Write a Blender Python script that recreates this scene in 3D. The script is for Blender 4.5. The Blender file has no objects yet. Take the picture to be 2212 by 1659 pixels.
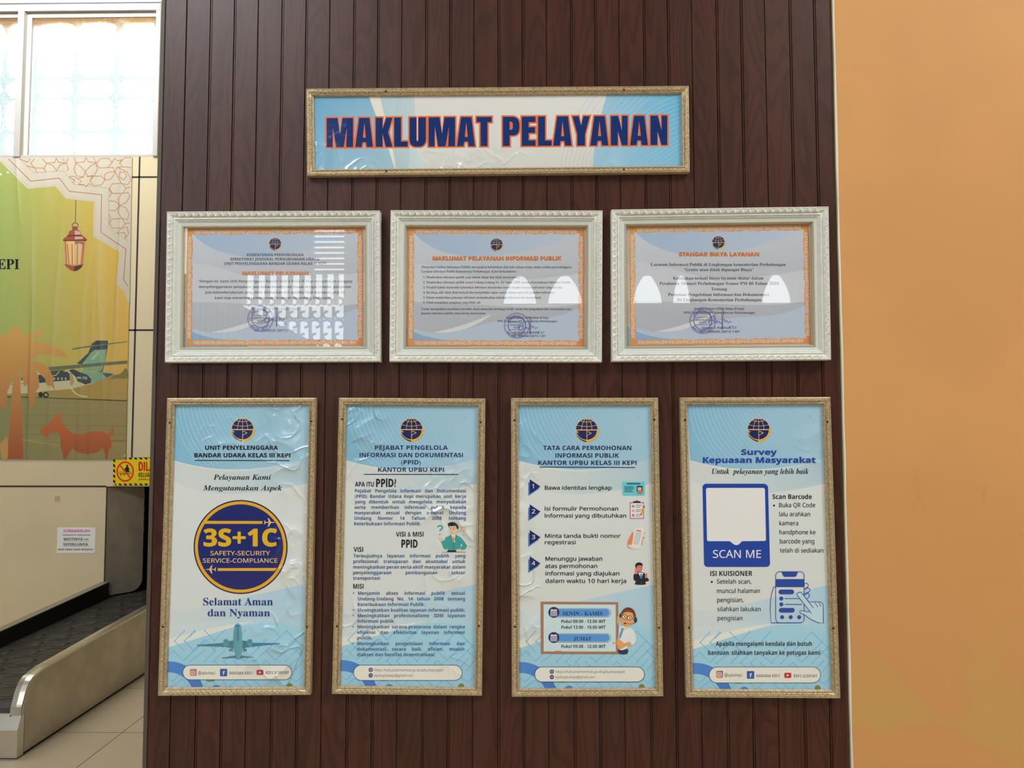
import bpy, bmesh, math, random
import numpy as np
from mathutils import Vector
from mathutils.geometry import tessellate_polygon

# ------------------------------------------------------------------ camera, world, lights, exposure
scene = bpy.context.scene
COL = scene.collection
F_PX, CX, CY = 1600.0, 1106.0, 829.5          # focal length and centre for a 2212 x 1659 frame
PITCH, YAW, ROLL = 0.05325505, -0.01524738, -0.00076313
CAM_D, CAM_H = 1.76, 1.50                     # metres in front of the panelled wall, above the floor
_cp, _sp = math.cos(PITCH), math.sin(PITCH)
_cy, _sy = math.cos(YAW), math.sin(YAW)
FW = np.array([_sy*_cp, _cy*_cp, _sp])
_rt = np.array([_cy, -_sy, 0.0])
_up = np.cross(_rt, FW)
RT = math.cos(ROLL)*_rt + math.sin(ROLL)*_up
UP = -math.sin(ROLL)*_rt + math.cos(ROLL)*_up
EYE = np.array([0.0, -CAM_D, CAM_H])

cam_data = bpy.data.cameras.new('camera')
cam_data.sensor_fit = 'HORIZONTAL'; cam_data.sensor_width = 36.0
cam_data.lens = F_PX/2212*36.0
cam_data.clip_start = 0.05; cam_data.clip_end = 200
cam = bpy.data.objects.new('camera', cam_data); COL.objects.link(cam)
from mathutils import Matrix
cam.matrix_world = Matrix(((RT[0], UP[0], -FW[0], EYE[0]), (RT[1], UP[1], -FW[1], EYE[1]),
                           (RT[2], UP[2], -FW[2], EYE[2]), (0, 0, 0, 1)))
scene.camera = cam

world = bpy.data.worlds.new('overcast_sky'); scene.world = world
world.use_nodes = True
_bg = world.node_tree.nodes['Background']
_bg.inputs[0].default_value = (0.90, 0.97, 1.0, 1); _bg.inputs[1].default_value = 6.0

def area_light(name, loc, target, sx, sy, power, color=(1, 1, 1)):
    l = bpy.data.lights.new(name, 'AREA'); l.shape = 'RECTANGLE'; l.size = sx; l.size_y = sy
    l.energy = power; l.color = color
    o = bpy.data.objects.new(name, l); COL.objects.link(o); o.location = loc
    o.rotation_euler = (Vector(target)-Vector(loc)).to_track_quat('-Z', 'Y').to_euler()
    return o
area_light('hall_fill_light', (-2.7, -3.2, 5.1), (-2.4, -2.3, 0.0), 1.8, 1.3, 150, (0.94, 0.985, 1.0))  # unseen area light added to brighten the panelling, strongest on its left
area_light('hall_fill_light', (3.5, -2.3, 5.1), (2.6, -1.3, 0.0), 1.3, 1.3, 165, (1.0, 1.0, 0.97))  # second unseen light added from the right; the ceiling has no opening
area_light('claim_fill_light', (-3.4, 2.2, 5.0), (-3.5, 3.6, 2.9), 2.6, 0.9, 84, (1.0, 0.985, 0.93))  # unseen area light added to brighten the cream back wall and banner
scene.view_settings.view_transform = 'Standard'; scene.view_settings.look = 'None'
scene.view_settings.exposure = 0.0; scene.view_settings.gamma = 1.0
scene.view_settings.use_curve_mapping = False
scene.cycles.max_bounces = 7; scene.cycles.diffuse_bounces = 3; scene.cycles.glossy_bounces = 3
scene.cycles.transmission_bounces = 4; scene.cycles.transparent_max_bounces = 8
scene.cycles.caustics_reflective = False; scene.cycles.caustics_refractive = False

# ------------------------------------------------------------------ measuring helpers
def ray(px, py):
    return (px-CX)/F_PX*RT - (py-CY)/F_PX*UP + FW
def on_y(px, py, y):
    d = ray(px, py); return EYE + d*((y+CAM_D)/d[1])
def on_z(px, py, z):
    d = ray(px, py); return EYE + d*((z-CAM_H)/d[2])
def on_x(px, py, x):
    d = ray(px, py); return EYE + d*(x/d[0])

def lin(c):
    return tuple(((v/255)/12.92 if v <= 10 else ((v/255+0.055)/1.055)**2.4) for v in c)
def alb(r, g, b, k=0.74):                      # surface colour from a tone under this room's light level
    return tuple(min(0.9, v/k) for v in lin((r, g, b)))

# ------------------------------------------------------------------ objects
def link(o, parent=None):
    COL.objects.link(o)
    if parent is not None: o.parent = parent
    return o
def tag(o, label=None, cat=None, group=None, kind=None):
    if label: o['label'] = label
    if cat: o['category'] = cat
    if group: o['group'] = group
    if kind: o['kind'] = kind
    return o
def empty(name, loc, label, cat, group=None):
    o = bpy.data.objects.new(name, None); o.location = loc; o.empty_display_size = 0.05
    link(o); return tag(o, label, cat, group)
def base_of(parent):
    v = Vector((0, 0, 0))
    while parent is not None:
        v += parent.location; parent = parent.parent
    return v

class MB:
    """collects faces and builds ONE mesh object"""
    def __init__(s): s.v = []; s.f = []; s.c = []; s.m = []
    def face(s, pts, m=0):
        b = len(s.v); s.v += [tuple(p) for p in pts]; s.f.append(tuple(range(b, b+len(pts)))); s.m.append(m)
    def grid(s, rows, close_u=False, close_v=False, m=0):
        b = len(s.v); n = len(rows[0]); R = len(rows)
        for r in rows: s.v += [tuple(p) for p in r]
        for i in range(R if close_v else R-1):
            for j in range(n if close_u else n-1):
                s.f.append((b+i*n+j, b+i*n+(j+1) % n, b+((i+1) % R)*n+(j+1) % n, b+((i+1) % R)*n+j)); s.m.append(m)
    def box(s, x0, x1, y0, y1, z0, z1, m=0):
        b = len(s.v)
        s.v += [(x0, y0, z0), (x1, y0, z0), (x1, y1, z0), (x0, y1, z0), (x0, y0, z1), (x1, y0, z1), (x1, y1, z1), (x0, y1, z1)]
        for q in ((0, 3, 2, 1), (4, 5, 6, 7), (0, 1, 5, 4), (1, 2, 6, 5), (2, 3, 7, 6), (3, 0, 4, 7)):
            s.f.append(tuple(b+i for i in q)); s.m.append(m)
    def tube(s, pts, r, n=6, flat=1.0, closed=False, up=(0, -1, 0), cap=True):
        pts = [Vector(p) for p in pts]; rows = []; N = len(pts); up = Vector(up)
        for i, p in enumerate(pts):
            a = pts[(i-1) % N] if (closed or i > 0) else p
            c = pts[(i+1) % N] if (closed or i < N-1) else p
            t = (c-a)
            if t.length < 1e-9: t = Vector((1, 0, 0))
            t.normalize(); sd = t.cross(up)
            if sd.length < 1e-4: sd = t.cross(Vector((1, 0, 0)))
            sd.normalize(); u2 = sd.cross(t)
            rr = r[i] if isinstance(r, (list, tuple)) else r
            rows.append([p+sd*(rr*math.cos(2*math.pi*k/n))+u2*(flat*rr*math.sin(2*math.pi*k/n)) for k in range(n)])
        b0 = len(s.v); s.grid(rows, close_u=True, close_v=closed)
        if cap and not closed:
            s.f.append(tuple(b0+k for k in range(n))[::-1]); s.m.append(0)
            e = b0+(N-1)*n; s.f.append(tuple(e+k for k in range(n))); s.m.append(0)
    def disc(s, c, r, ax='y', n=14, h=0.001):
        c = Vector(c); rows = []
        for d, rr in ((0, r), (-h, r*0.92), (-h, 0.0001)):
            rows.append([c+Vector((rr*math.cos(2*math.pi*k/n), d, rr*math.sin(2*math.pi*k/n))) for k in range(n)])
        s.grid(rows, close_u=True)
    def prism(s, poly, axis, a, b):
        """poly of 2-D points extruded along an axis ('x','y','z') from a to b"""
        def P(p, t): return {'x': (t, p[0], p[1]), 'y': (p[0], t, p[1]), 'z': (p[0], p[1], t)}[axis]
        n = len(poly); s.face([P(p, a) for p in poly][::-1]); s.face([P(p, b) for p in poly])
        for i in range(n):
            s.face([P(poly[i], a), P(poly[(i+1) % n], a), P(poly[(i+1) % n], b), P(poly[i], b)])
    def build(s, name, mats, parent=None, smooth=False, bevel=0, fix=True):
        me = bpy.data.meshes.new(name); o = base_of(parent)
        me.from_pydata([(p[0]-o.x, p[1]-o.y, p[2]-o.z) for p in s.v], [], s.f)
        for m in (mats if isinstance(mats, (list, tuple)) else [mats]): me.materials.append(m)
        for p, m in zip(me.polygons, s.m): p.material_index = m
        if fix:
            bm = bmesh.new(); bm.from_mesh(me)
            bmesh.ops.remove_doubles(bm, verts=bm.verts, dist=1e-6)
            bmesh.ops.recalc_face_normals(bm, faces=bm.faces)
            bm.to_mesh(me); bm.free()
        if smooth: me.polygons.foreach_set('use_smooth', [True]*len(me.polygons))
        me.update()
        ob = bpy.data.objects.new(name, me); link(ob, parent)
        if bevel:
            b = ob.modifiers.new('bevel', 'BEVEL'); b.width = bevel; b.segments = 2; b.limit_method = 'ANGLE'
        return ob
def structure(name, mb, mats, **k):
    o = mb.build(name, mats, **k); o['kind'] = 'structure'; return o

# ------------------------------------------------------------------ flat shapes in 2-D
def bez(p0, p1, p2, p3, n=14):
    o = []
    for i in range(n+1):
        t = i/n; u = 1-t
        o.append((u*u*u*p0[0]+3*u*u*t*p1[0]+3*u*t*t*p2[0]+t*t*t*p3[0], u*u*u*p0[1]+3*u*u*t*p1[1]+3*u*t*t*p2[1]+t*t*t*p3[1]))
    return o
def qbez(p0, p1, p2, n=12):
    return bez(p0, (p0[0]+(p1[0]-p0[0])*2/3, p0[1]+(p1[1]-p0[1])*2/3), (p2[0]+(p1[0]-p2[0])*2/3, p2[1]+(p1[1]-p2[1])*2/3), p2, n)
def smooth(pts, closed=True, n=5):
    o = []; N = len(pts)
    for i in range(N if closed else N-1):
        g = lambda k: pts[k % N] if closed else pts[max(0, min(N-1, k))]
        a, b, c, d = g(i-1), g(i), g(i+1), g(i+2)
        for j in range(n):
            t = j/n
            o.append(tuple(0.5*(2*b[k]+(c[k]-a[k])*t+(2*a[k]-5*b[k]+4*c[k]-d[k])*t*t+(3*b[k]-a[k]-3*c[k]+d[k])*t**3) for k in (0, 1)))
    if not closed: o.append(tuple(pts[-1]))
    return o
def arc(cx, cy, rx, ry, a0=0, a1=360, n=None):
    n = n or max(8, int(abs(a1-a0)/(10 if max(rx, ry) < 60 else 5))); full = abs(a1-a0) >= 360
    return [(cx+rx*math.cos(math.radians(a0+(a1-a0)*i/n)), cy+ry*math.sin(math.radians(a0+(a1-a0)*i/n))) for i in range(n if full else n+1)]
def rrect(x0, y0, x1, y1, r, n=6):
    o = []
    for cx, cy, a in ((x1-r, y0+r, -90), (x1-r, y1-r, 0), (x0+r, y1-r, 90), (x0+r, y0+r, 180)):
        o += arc(cx, cy, r, r, a, a+90, n)
    return o
def ribbon(pts, w, closed=False):
    """outline(s) of a stroked polyline as quads"""
    N = len(pts); L = []; Rr = []
    for i, p in enumerate(pts):
        a = pts[(i-1) % N] if (closed or i) else p
        b = pts[(i+1) % N] if (closed or i < N-1) else p
        dx, dy = b[0]-a[0], b[1]-a[1]; l = math.hypot(dx, dy) or 1
        ww = (w[i] if isinstance(w, (list, tuple)) else w)/2
        k = 1.0
        if 0 < i < N-1 or closed:
            d1 = (p[0]-a[0], p[1]-a[1]); d2 = (b[0]-p[0], b[1]-p[1])
            l1 = math.hypot(*d1) or 1; l2 = math.hypot(*d2) or 1
            co = max(-1, min(1, (d1[0]*d2[0]+d1[1]*d2[1])/l1/l2))
            k = 1/max(0.5, math.sqrt((1+co)/2))
        L.append((p[0]-dy/l*ww*k, p[1]+dx/l*ww*k)); Rr.append((p[0]+dy/l*ww*k, p[1]-dx/l*ww*k))
    return L, Rr
def offset_poly(pts, d):
    N = len(pts); o = []
    area = sum(pts[i][0]*pts[(i+1) % N][1]-pts[(i+1) % N][0]*pts[i][1] for i in range(N))
    sg = 1 if area > 0 else -1
    for i in range(N):
        a, p, b = pts[i-1], pts[i], pts[(i+1) % N]
        d1 = (p[0]-a[0], p[1]-a[1]); d2 = (b[0]-p[0], b[1]-p[1])
        l1 = math.hypot(*d1) or 1; l2 = math.hypot(*d2) or 1
        n1 = (d1[1]/l1*sg, -d1[0]/l1*sg); n2 = (d2[1]/l2*sg, -d2[0]/l2*sg)
        m = (n1[0]+n2[0], n1[1]+n2[1]); q = m[0]*n1[0]+m[1]*n1[1]
        k = d/max(q, 0.45); o.append((p[0]+m[0]*k, p[1]+m[1]*k))
    return o

# ------------------------------------------------------------------ printed matter (flat colour on a real sheet)
TEXTQ = []
STY = {'serifb': (0x1D400, 0x1D41A, 0x1D7CE), 'serifi': (0x1D434, 0x1D44E, None), 'serifbi': (0x1D468, 0x1D482, None),
       'script': (0x1D4D0, 0x1D4EA, None), 'bold': (0x1D5D4, 0x1D5EE, 0x1D7EC), 'boldi': (0x1D63C, 0x1D656, 0x1D7EC),
       'mono': (0x1D670, 0x1D68A, 0x1D7F6), 'sans': (0x1D5A0, 0x1D5BA, 0x1D7E2), 'std': None}
def styled(s, st):
    m = STY[st]
    if not m: return s
    o = ''
    for c in s:
        if c == 'I' and st in ('bold', 'boldi', 'sans'): o += chr(m[1]+11)          # plain upright, no serifs
        elif 'A' <= c <= 'Z': o += chr(m[0]+ord(c)-65)
        elif 'a' <= c <= 'z': o += chr(m[1]+ord(c)-97) if not (st == 'serifi' and c == 'h') else '\u210e'
        elif c.isdigit() and m[2]: o += chr(m[2]+ord(c)-48)
        else: o += c
    return o

class Layer:                                   # painter's order shared by one sheet
    def __init__(s, y):
        s.y = y; s.n = 0
        s.step = 1.0; s.last = ''
    def next(s, kind='shape'):
        s.n += s.step if kind == 'shape' else max(s.step, 0.5) if s.last != 'text' else 0.5
        s.last = kind; return s.y - s.n*0.5e-5
    def lock(s, on=True, step=0.3): s.step = step if on else 1.0     # families of fine lines are stacked more tightly
class Print:
    def __init__(s, name, parent, layer, zoom, mat, k=0.74, label=None):
        s.name, s.parent, s.layer, s.z, s.mat, s.k, s.label = name, parent, layer, zoom, mat, k, label
        s.v = []; s.f = []; s.c = []; s.ob = None
    def w(s, p, y):
        z = s.z
        return z(p, y) if callable(z) else on_y(z[0]+p[0]/z[2], z[1]+p[1]/z[2], y)
    def col(s, c): return alb(*c, k=s.k)
    def add(s, pts, faces, cols, y):
        b = len(s.v); s.v += [tuple(s.w(p, y)) for p in pts]
        s.f += [tuple(b+i for i in f) for f in faces]; s.c += cols
    def poly(s, pts, c, holes=(), c2=None, g=None):
        """filled polygon; c2 with g=((x0,y0),(x1,y1)) blends the printed ink across it"""
        y = s.layer.next(); loops = [list(pts)]+[list(h) for h in holes]
        allp = [p for l in loops for p in l]
        tri = tessellate_polygon([[Vector((p[0], p[1], 0)) for p in l] for l in loops])
        s.add(allp, tri, s.ramp(allp, c, c2, g), y)
    def ramp(s, pts, c, c2, g):
        a = s.col(c)
        if c2 is None: return [a]*len(pts)
        b = s.col(c2); (x0, y0), (x1, y1) = g; d = (x1-x0)**2+(y1-y0)**2; o = []
        for p in pts:
            t = max(0, min(1, ((p[0]-x0)*(x1-x0)+(p[1]-y0)*(y1-y0))/d)); o.append(tuple(a[i]*(1-t)+b[i]*t for i in range(3)))
        return o
    def fill(s, x0, y0, x1, y1, fn, nx=12, ny=12, warp=None):
        y = s.layer.next(); pts = []; cols = []
        for j in range(ny+1):
            for i in range(nx+1):
                u, v = i/nx, j/ny; pts.append(warp(u, v) if warp else (x0+(x1-x0)*u, y0+(y1-y0)*v)); cols.append(s.col(fn(u, v)))
        n = nx+1
        s.add(pts, [(j*n+i, j*n+i+1, (j+1)*n+i+1, (j+1)*n+i) for j in range(ny) for i in range(nx)], cols, y)
    def line(s, pts, w, c, closed=False, c2=None, g=None):
        y = s.layer.next(); L, R = ribbon(pts, w, closed); N = len(L)
        s.add(L+R, [(i, (i+1) % N, N+(i+1) % N, N+i) for i in range(N if closed else N-1)], s.ramp(L+R, c, c2, g), y)
    def ell(s, cx, cy, rx, ry=None, c=(0, 0, 0), a0=0, a1=360):
        s.poly(arc(cx, cy, rx, ry or rx, a0, a1), c)
    def ring(s, cx, cy, r0, r1, c, a0=0, a1=360, sq=1.0):
        s.line(arc(cx, cy, (r0+r1)/2, (r0+r1)/2*sq, a0, a1), r1-r0, c, closed=abs(a1-a0) >= 360)
    def text(s, body, x0, x1, yb, cap, st='bold', c=(20, 30, 70), off=0.0, slope=0.0, ref=None, just=False, kx=None):
        y = s.layer.next('text')
        TEXTQ.append(dict(p=s, zoom=s.z, body=body, x0=x0, x1=x1, yb=yb, cap=cap, st=st, c=s.col(c), off=off, y=y, slope=slope, ref=ref, just=just, kx=kx))
    def build(s):
        me = bpy.data.meshes.new(s.name); o = base_of(s.parent)
        me.from_pydata([(p[0]-o.x, p[1]-o.y, p[2]-o.z) for p in s.v], [], s.f)
        at = me.color_attributes.new('ink', 'FLOAT_COLOR', 'POINT')
        at.data.foreach_set('color', np.array([(c[0], c[1], c[2], 1) for c in s.c], dtype=np.float32).ravel())
        me.materials.append(s.mat); me.update()
        fl = [p.index for p in me.polygons if p.normal.y > 0]
        if fl:
            bm = bmesh.new(); bm.from_mesh(me); bm.faces.ensure_lookup_table()
            bmesh.ops.reverse_faces(bm, faces=[bm.faces[i] for i in fl]); bm.to_mesh(me); bm.free()
        s.ob.data = me
        if s.label: s.ob['label'] = s.label
PRINTS = []
def printed(name, parent, layer, zoom, mat, k=0.74, label=None):
    p = Print(name, parent, layer, zoom, mat, k, label); PRINTS.append(p)
    p.ob = bpy.data.objects.new(name, bpy.data.meshes.new(name)); link(p.ob, parent); return p

def finish_prints():
    """turn the queued lettering into mesh and build every printed part"""
    made = []; caps = {}
    def mk(body, st, off):
        c = bpy.data.curves.new('lettering', 'FONT'); c.body = styled(body, st); c.size = 1.0; c.offset = 0.0
        c.resolution_u = 3; c.fill_mode = 'FRONT'
        o = bpy.data.objects.new('lettering', c); COL.objects.link(o); made.append(o); return o
    for st in STY: caps[st] = mk('H', st, 0)
    for q in TEXTQ:
        q['obs'] = [mk(wd, q['st'], q['off']) for wd in (q['body'].split() if q['just'] else [q['body']])]
        if q['ref']: q['refob'] = mk(q['ref'][0], q['st'], q['off'])
    bpy.context.view_layer.update(); dg = bpy.context.evaluated_depsgraph_get()
    cache = {}
    def geo(o):
        me = o.evaluated_get(dg).to_mesh(); n = len(me.vertices)
        v = np.empty(n*3, dtype=np.float32); me.vertices.foreach_get('co', v); v = v.reshape(-1, 3)[:, :2].copy()
        f = [tuple(p.vertices) for p in me.polygons]; o.evaluated_get(dg).to_mesh_clear(); return v, f
    capz = {st: float(geo(o)[0][:, 1].max()) for st, o in caps.items()}
    for q in TEXTQ:
        p = q['p']; zsave = p.z; p.z = q['zoom']
        sz = q['cap']/capz[q['st']]
        G = [geo(o) for o in q['obs']]
        if q['body'].upper() == q['body']:     # the plain I is cut level with the capitals
            for v, f in G: v[:, 1] = np.where(v[:, 1] > capz[q['st']]*1.03, capz[q['st']], v[:, 1]) if not set(q['body']) & set('@(?,;') else v[:, 1]
        def place(v, f, x, sx, minx):
            pts = []
            for a, b in v:
                X = x+(a-minx)*sx; pts.append((X, q['yb']-b*sz+(X-q['x0'])*q['slope']))
            p.add(pts, f, [q['c']]*len(pts), q['y'])
        if q['just']:
            rv = geo(q['refob'])[0]; sx = q['ref'][1]/float(rv[:, 0].max()-rv[:, 0].min())
            ws = [float(v[:, 0].max()-v[:, 0].min())*sx for v, f in G]
            gap = (q['x1']-q['x0']-sum(ws))/max(1, len(ws)-1)
            if gap < 0.22*q['cap']:
                k = (q['x1']-q['x0']-0.22*q['cap']*(len(ws)-1))/sum(ws); sx *= k; ws = [w_*k for w_ in ws]; gap = 0.22*q['cap']
            x = q['x0']
            for (v, f), w_ in zip(G, ws):
                place(v, f, x, sx, float(v[:, 0].min())); x += w_+gap
        else:
            v, f = G[0]; mn, mx = float(v[:, 0].min()), float(v[:, 0].max())
            sx = (q['x1']-q['x0'])/(mx-mn) if q['x1'] is not None else sz*(q['kx'] or 1)
            w = max(0.0, q['off'])*q['cap']*1.1; y0_, yb0 = q['y'], q['yb']
            if w: sx *= (q['x1']-q['x0']-2*w)/(q['x1']-q['x0'])
            for k, (dx, dy) in enumerate([(w+w*math.cos(math.radians(45*r_)), w*.8*math.sin(math.radians(45*r_))) for r_ in range(8)] if w else [(0, 0)]):
                q['y'] = y0_-k*0.3e-6; q['yb'] = yb0+dy; place(v, f, q['x0']+dx, sx, mn)
        p.z = zsave
    for o in made:
        c = o.data; bpy.data.objects.remove(o); bpy.data.curves.remove(c)
    for p in PRINTS: p.build()

# ------------------------------------------------------------------ material helpers
class NT:
    def __init__(s, name):
        s.m = bpy.data.materials.new(name); s.m.use_nodes = True; s.t = s.m.node_tree; s.b = s.t.nodes['Principled BSDF']
    def n(s, typ, **k):
        nd = s.t.nodes.new('ShaderNode'+typ)
        for a, v in k.items():
            if a.startswith('i_'):
                key = a[2:]; key = int(key) if key.isdigit() else key.replace('_', ' ')
                if hasattr(v, 'is_linked') or isinstance(v, bpy.types.NodeSocket): s.t.links.new(v, nd.inputs[key])
                else: nd.inputs[key].default_value = v
            else: setattr(nd, a, v)
        return nd
    def math(s, op, a, b=None, c=None, clamp=False):
        nd = s.n('Math', operation=op, use_clamp=clamp)
        for i, v in enumerate((a, b, c)):
            if v is None: continue
            if isinstance(v, bpy.types.NodeSocket): s.t.links.new(v, nd.inputs[i])
            else: nd.inputs[i].default_value = v
        return nd.outputs[0]
    def mix(s, fac, a, b):
        nd = s.n('Mix', data_type='RGBA')
        for i, v in ((0, fac), (6, a), (7, b)):
            if isinstance(v, bpy.types.NodeSocket): s.t.links.new(v, nd.inputs[i])
            else: nd.inputs[i].default_value = (v if not isinstance(v, tuple) or len(v) == 4 else v+(1,))
        return nd.outputs[2]
    def set(s, **k):
        for a, v in k.items():
            key = a.replace('_', ' ')
            if isinstance(v, bpy.types.NodeSocket): s.t.links.new(v, s.b.inputs[key])
            else: s.b.inputs[key].default_value = v if not (isinstance(v, tuple) and len(v) == 3) else v+(1,)
        return s
    def pos(s): return s.n('NewGeometry').outputs['Position']
    def noise(s, scale, detail=2, vec=None, rough=0.5, dist=0.0):
        nd = s.n('TexNoise', i_Scale=scale, i_Detail=detail, i_Roughness=rough, i_Distortion=dist)
        s.t.links.new(vec if vec is not None else s.pos(), nd.inputs['Vector']); return nd.outputs['Fac']
    def scaled(s, vec, sc):
        return s.n('Mapping', i_Vector=vec, i_Scale=sc).outputs[0]
    def bump(s, h, strength, dist=0.01):
        return s.n('Bump', i_Height=h, i_Strength=strength, i_Distance=dist).outputs[0]
    def smap(s, v, a, b, c=0.0, d=1.0):
        return s.n('MapRange', interpolation_type='SMOOTHSTEP', i_Value=v, i_1=a, i_2=b, i_3=c, i_4=d).outputs[0]
def plain(name, c, rough=0.5, metal=0.0, spec=0.5, var=0.0, vs=20):
    t = NT(name); t.set(Roughness=rough, Metallic=metal, Specular_IOR_Level=spec)
    if var:
        t.set(Base_Color=t.mix(t.smap(t.noise(vs, 4), 0.3, 0.7), tuple(v*(1-var) for v in c), tuple(min(1, v*(1+var)) for v in c)))
    else: t.set(Base_Color=tuple(c))
    return t.m
# ------------------------------------------------------------------ materials
def ink_mat(name, rough, spec, wrinkles=None, depth=0.0045):
    t = NT(name); at = t.n('Attribute', attribute_name='ink')
    t.set(Base_Color=at.outputs['Color'], Roughness=rough, Specular_IOR_Level=spec)
    if wrinkles:                                # laminated film: creased in places, nearly flat elsewhere
        P = t.pos(); mask = None
        for (px, py, r, a) in wrinkles:
            c = on_y(px, py, -0.006)
            d = t.n('VectorMath', operation='DISTANCE', i_0=P, i_1=tuple(c)).outputs['Value']
            m = t.smap(d, r*0.0011, r*0.0004, 0, a)
            mask = m if mask is None else t.math('MAXIMUM', mask, m)
        def crease(scale, k, dist):
            n = t.noise(scale, 1, P, 0.4, dist)
            r = t.math('SUBTRACT', 1, t.math('ABSOLUTE', t.math('MULTIPLY', t.math('SUBTRACT', n, 0.5), k)), clamp=True)
            return t.math('MULTIPLY', r, r)
        h = t.math('ADD', t.math('MULTIPLY', crease(5.5, 9.0, 0.5), 0.85), t.math('MULTIPLY', crease(15, 8.0, 0.8), 0.28))
        h = t.math('MULTIPLY', h, mask)
        h = t.math('ADD', h, t.math('MULTIPLY', t.noise(4, 1, P), 0.28))
        t.set(Normal=t.bump(h, 1.0, depth))
    return t.m
WR = [(640, 890, 120, .8), (655, 960, 130, 1), (655, 1060, 90, .8), (625, 1170, 70, .6), (640, 1250, 70, .7), (620, 1400, 140, 1), (480, 960, 90, .35), (640, 1460, 70, .8),
      (770, 900, 90, 1), (755, 990, 60, .8), (800, 960, 60, .5), (975, 1070, 110, 1), (995, 1140, 80, .9), (745, 1340, 70, .9), (960, 1260, 70, .7), (745, 1380, 50, .8), (985, 1420, 60, .4),
      (1125, 960, 60, 1), (1125, 1030, 50, .8), (1128, 1240, 70, 1), (1130, 1370, 60, .8), (1125, 1120, 40, .6),
      (1760, 960, 60, .35), (1640, 955, 60, .25)]
WR_SIGN = [(690, 340, 60, .6), (770, 362, 70, 1), (850, 360, 70, .7), (930, 362, 70, .9), (1030, 355, 75, 1), (1090, 345, 70, 1), (1120, 362, 40, .6), (1330, 362, 25, .6), (735, 290, 50, .25)]
M_FILM = ink_mat('laminated_print', 0.12, 0.8, WR, 0.0072)
M_FILM_BOARD = ink_mat('laminated_title_print', 0.12, 0.7, WR_SIGN, 0.0045)
M_PAPER = ink_mat('certificate_paper', 0.55, 0.3)
M_VINYL = ink_mat('banner_vinyl', 0.34, 0.5)
def _vinyl_folds():                             # long upright creases of a hung sheet
    nt = M_VINYL.node_tree; t = NT.__new__(NT); t.m = M_VINYL; t.t = nt; t.b = nt.nodes['Principled BSDF']
    P = t.pos(); n = t.noise(4.5, 1, t.scaled(P, (1, 1, 0.06)), 0.4)
    r = t.math('POWER', t.math('SUBTRACT', 1, t.math('ABSOLUTE', t.math('MULTIPLY', t.math('SUBTRACT', n, 0.5), 6.0)), clamp=True), 3)
    t.set(Normal=t.bump(t.math('ADD', r, t.math('MULTIPLY', n, 0.6)), 1.0, 0.010))
_vinyl_folds()
M_MATTE = ink_mat('paper_print', 0.6, 0.3)

def wood_mat():
    t = NT('dark_red_panelling')
    P = t.pos(); sx = t.n('SeparateXYZ', i_Vector=P)
    plank = t.math('FLOOR', t.math('DIVIDE', t.math('SUBTRACT', sx.outputs[0], GX0), GP))
    rnd = t.n('TexWhiteNoise', noise_dimensions='1D', i_W=plank).outputs['Value']
    v = t.n('CombineXYZ', i_X=t.math('MULTIPLY', sx.outputs[0], 1.0), i_Y=t.math('MULTIPLY', rnd, 17.0), i_Z=t.math('MULTIPLY', sx.outputs[2], 0.05)).outputs[0]
    fine = t.noise(330, 4, v, 0.6)
    v2 = t.n('CombineXYZ', i_X=sx.outputs[0], i_Y=t.math('MULTIPLY', rnd, 9.0), i_Z=t.math('MULTIPLY', sx.outputs[2], 0.13)).outputs[0]
    cath = t.noise(14, 1, v2, 0.4, 0.35)
    rings = t.math('FRACT', t.math('MULTIPLY', cath, 13.0))
    rings = t.math('MULTIPLY', t.smap(rings, 0.0, 0.55), t.smap(rings, 1.0, 0.88))
    broad = t.smap(t.noise(30, 2, v, 0.5), 0.35, 0.65)
    g = t.math('ADD', t.math('MULTIPLY', fine, 0.50), t.math('ADD', t.math('MULTIPLY', rings, 0.28), t.math('MULTIPLY', broad, 0.22)))
    g = t.math('ADD', g, t.math('MULTIPLY', t.math('SUBTRACT', rnd, 0.5), 0.10))
    f = t.smap(g, 0.22, 0.85)
    t.set(Base_Color=t.mix(f, (0.041, 0.0095, 0.0056), (0.072, 0.0205, 0.0122)), Roughness=0.38, Specular_IOR_Level=0.42,
          Normal=t.bump(fine, 0.12, 0.001))
    return t.m
def orange_mat():
    t = NT('orange_wall_paint'); P = t.pos()
    a = t.smap(t.noise(1.7, 3, P, 0.55), 0.42, 0.62)
    b = t.smap(t.noise(3.2, 2, P, 0.5, 0.5), 0.52, 0.60)
    z = t.smap(t.n('SeparateXYZ', i_Vector=P).outputs[2], 1.15, 0.75)
    c = t.mix(a, (0.655, 0.328, 0.117), (0.695, 0.352, 0.122))
    c = t.mix(t.math('MULTIPLY', t.math('MULTIPLY', b, z), 0.6), c, (0.60, 0.375, 0.115))
    st = t.smap(t.noise(9, 3, t.scaled(P, (1, 1, 0.45)), 0.6), 0.66, 0.76)
    c = t.mix(t.math('MULTIPLY', st, 0.30), c, (0.50, 0.235, 0.085))
    t.set(Base_Color=c, Roughness=0.62, Specular_IOR_Level=0.25, Normal=t.bump(t.noise(60, 3, P), 0.12, 0.002))
    return t.m
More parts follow.
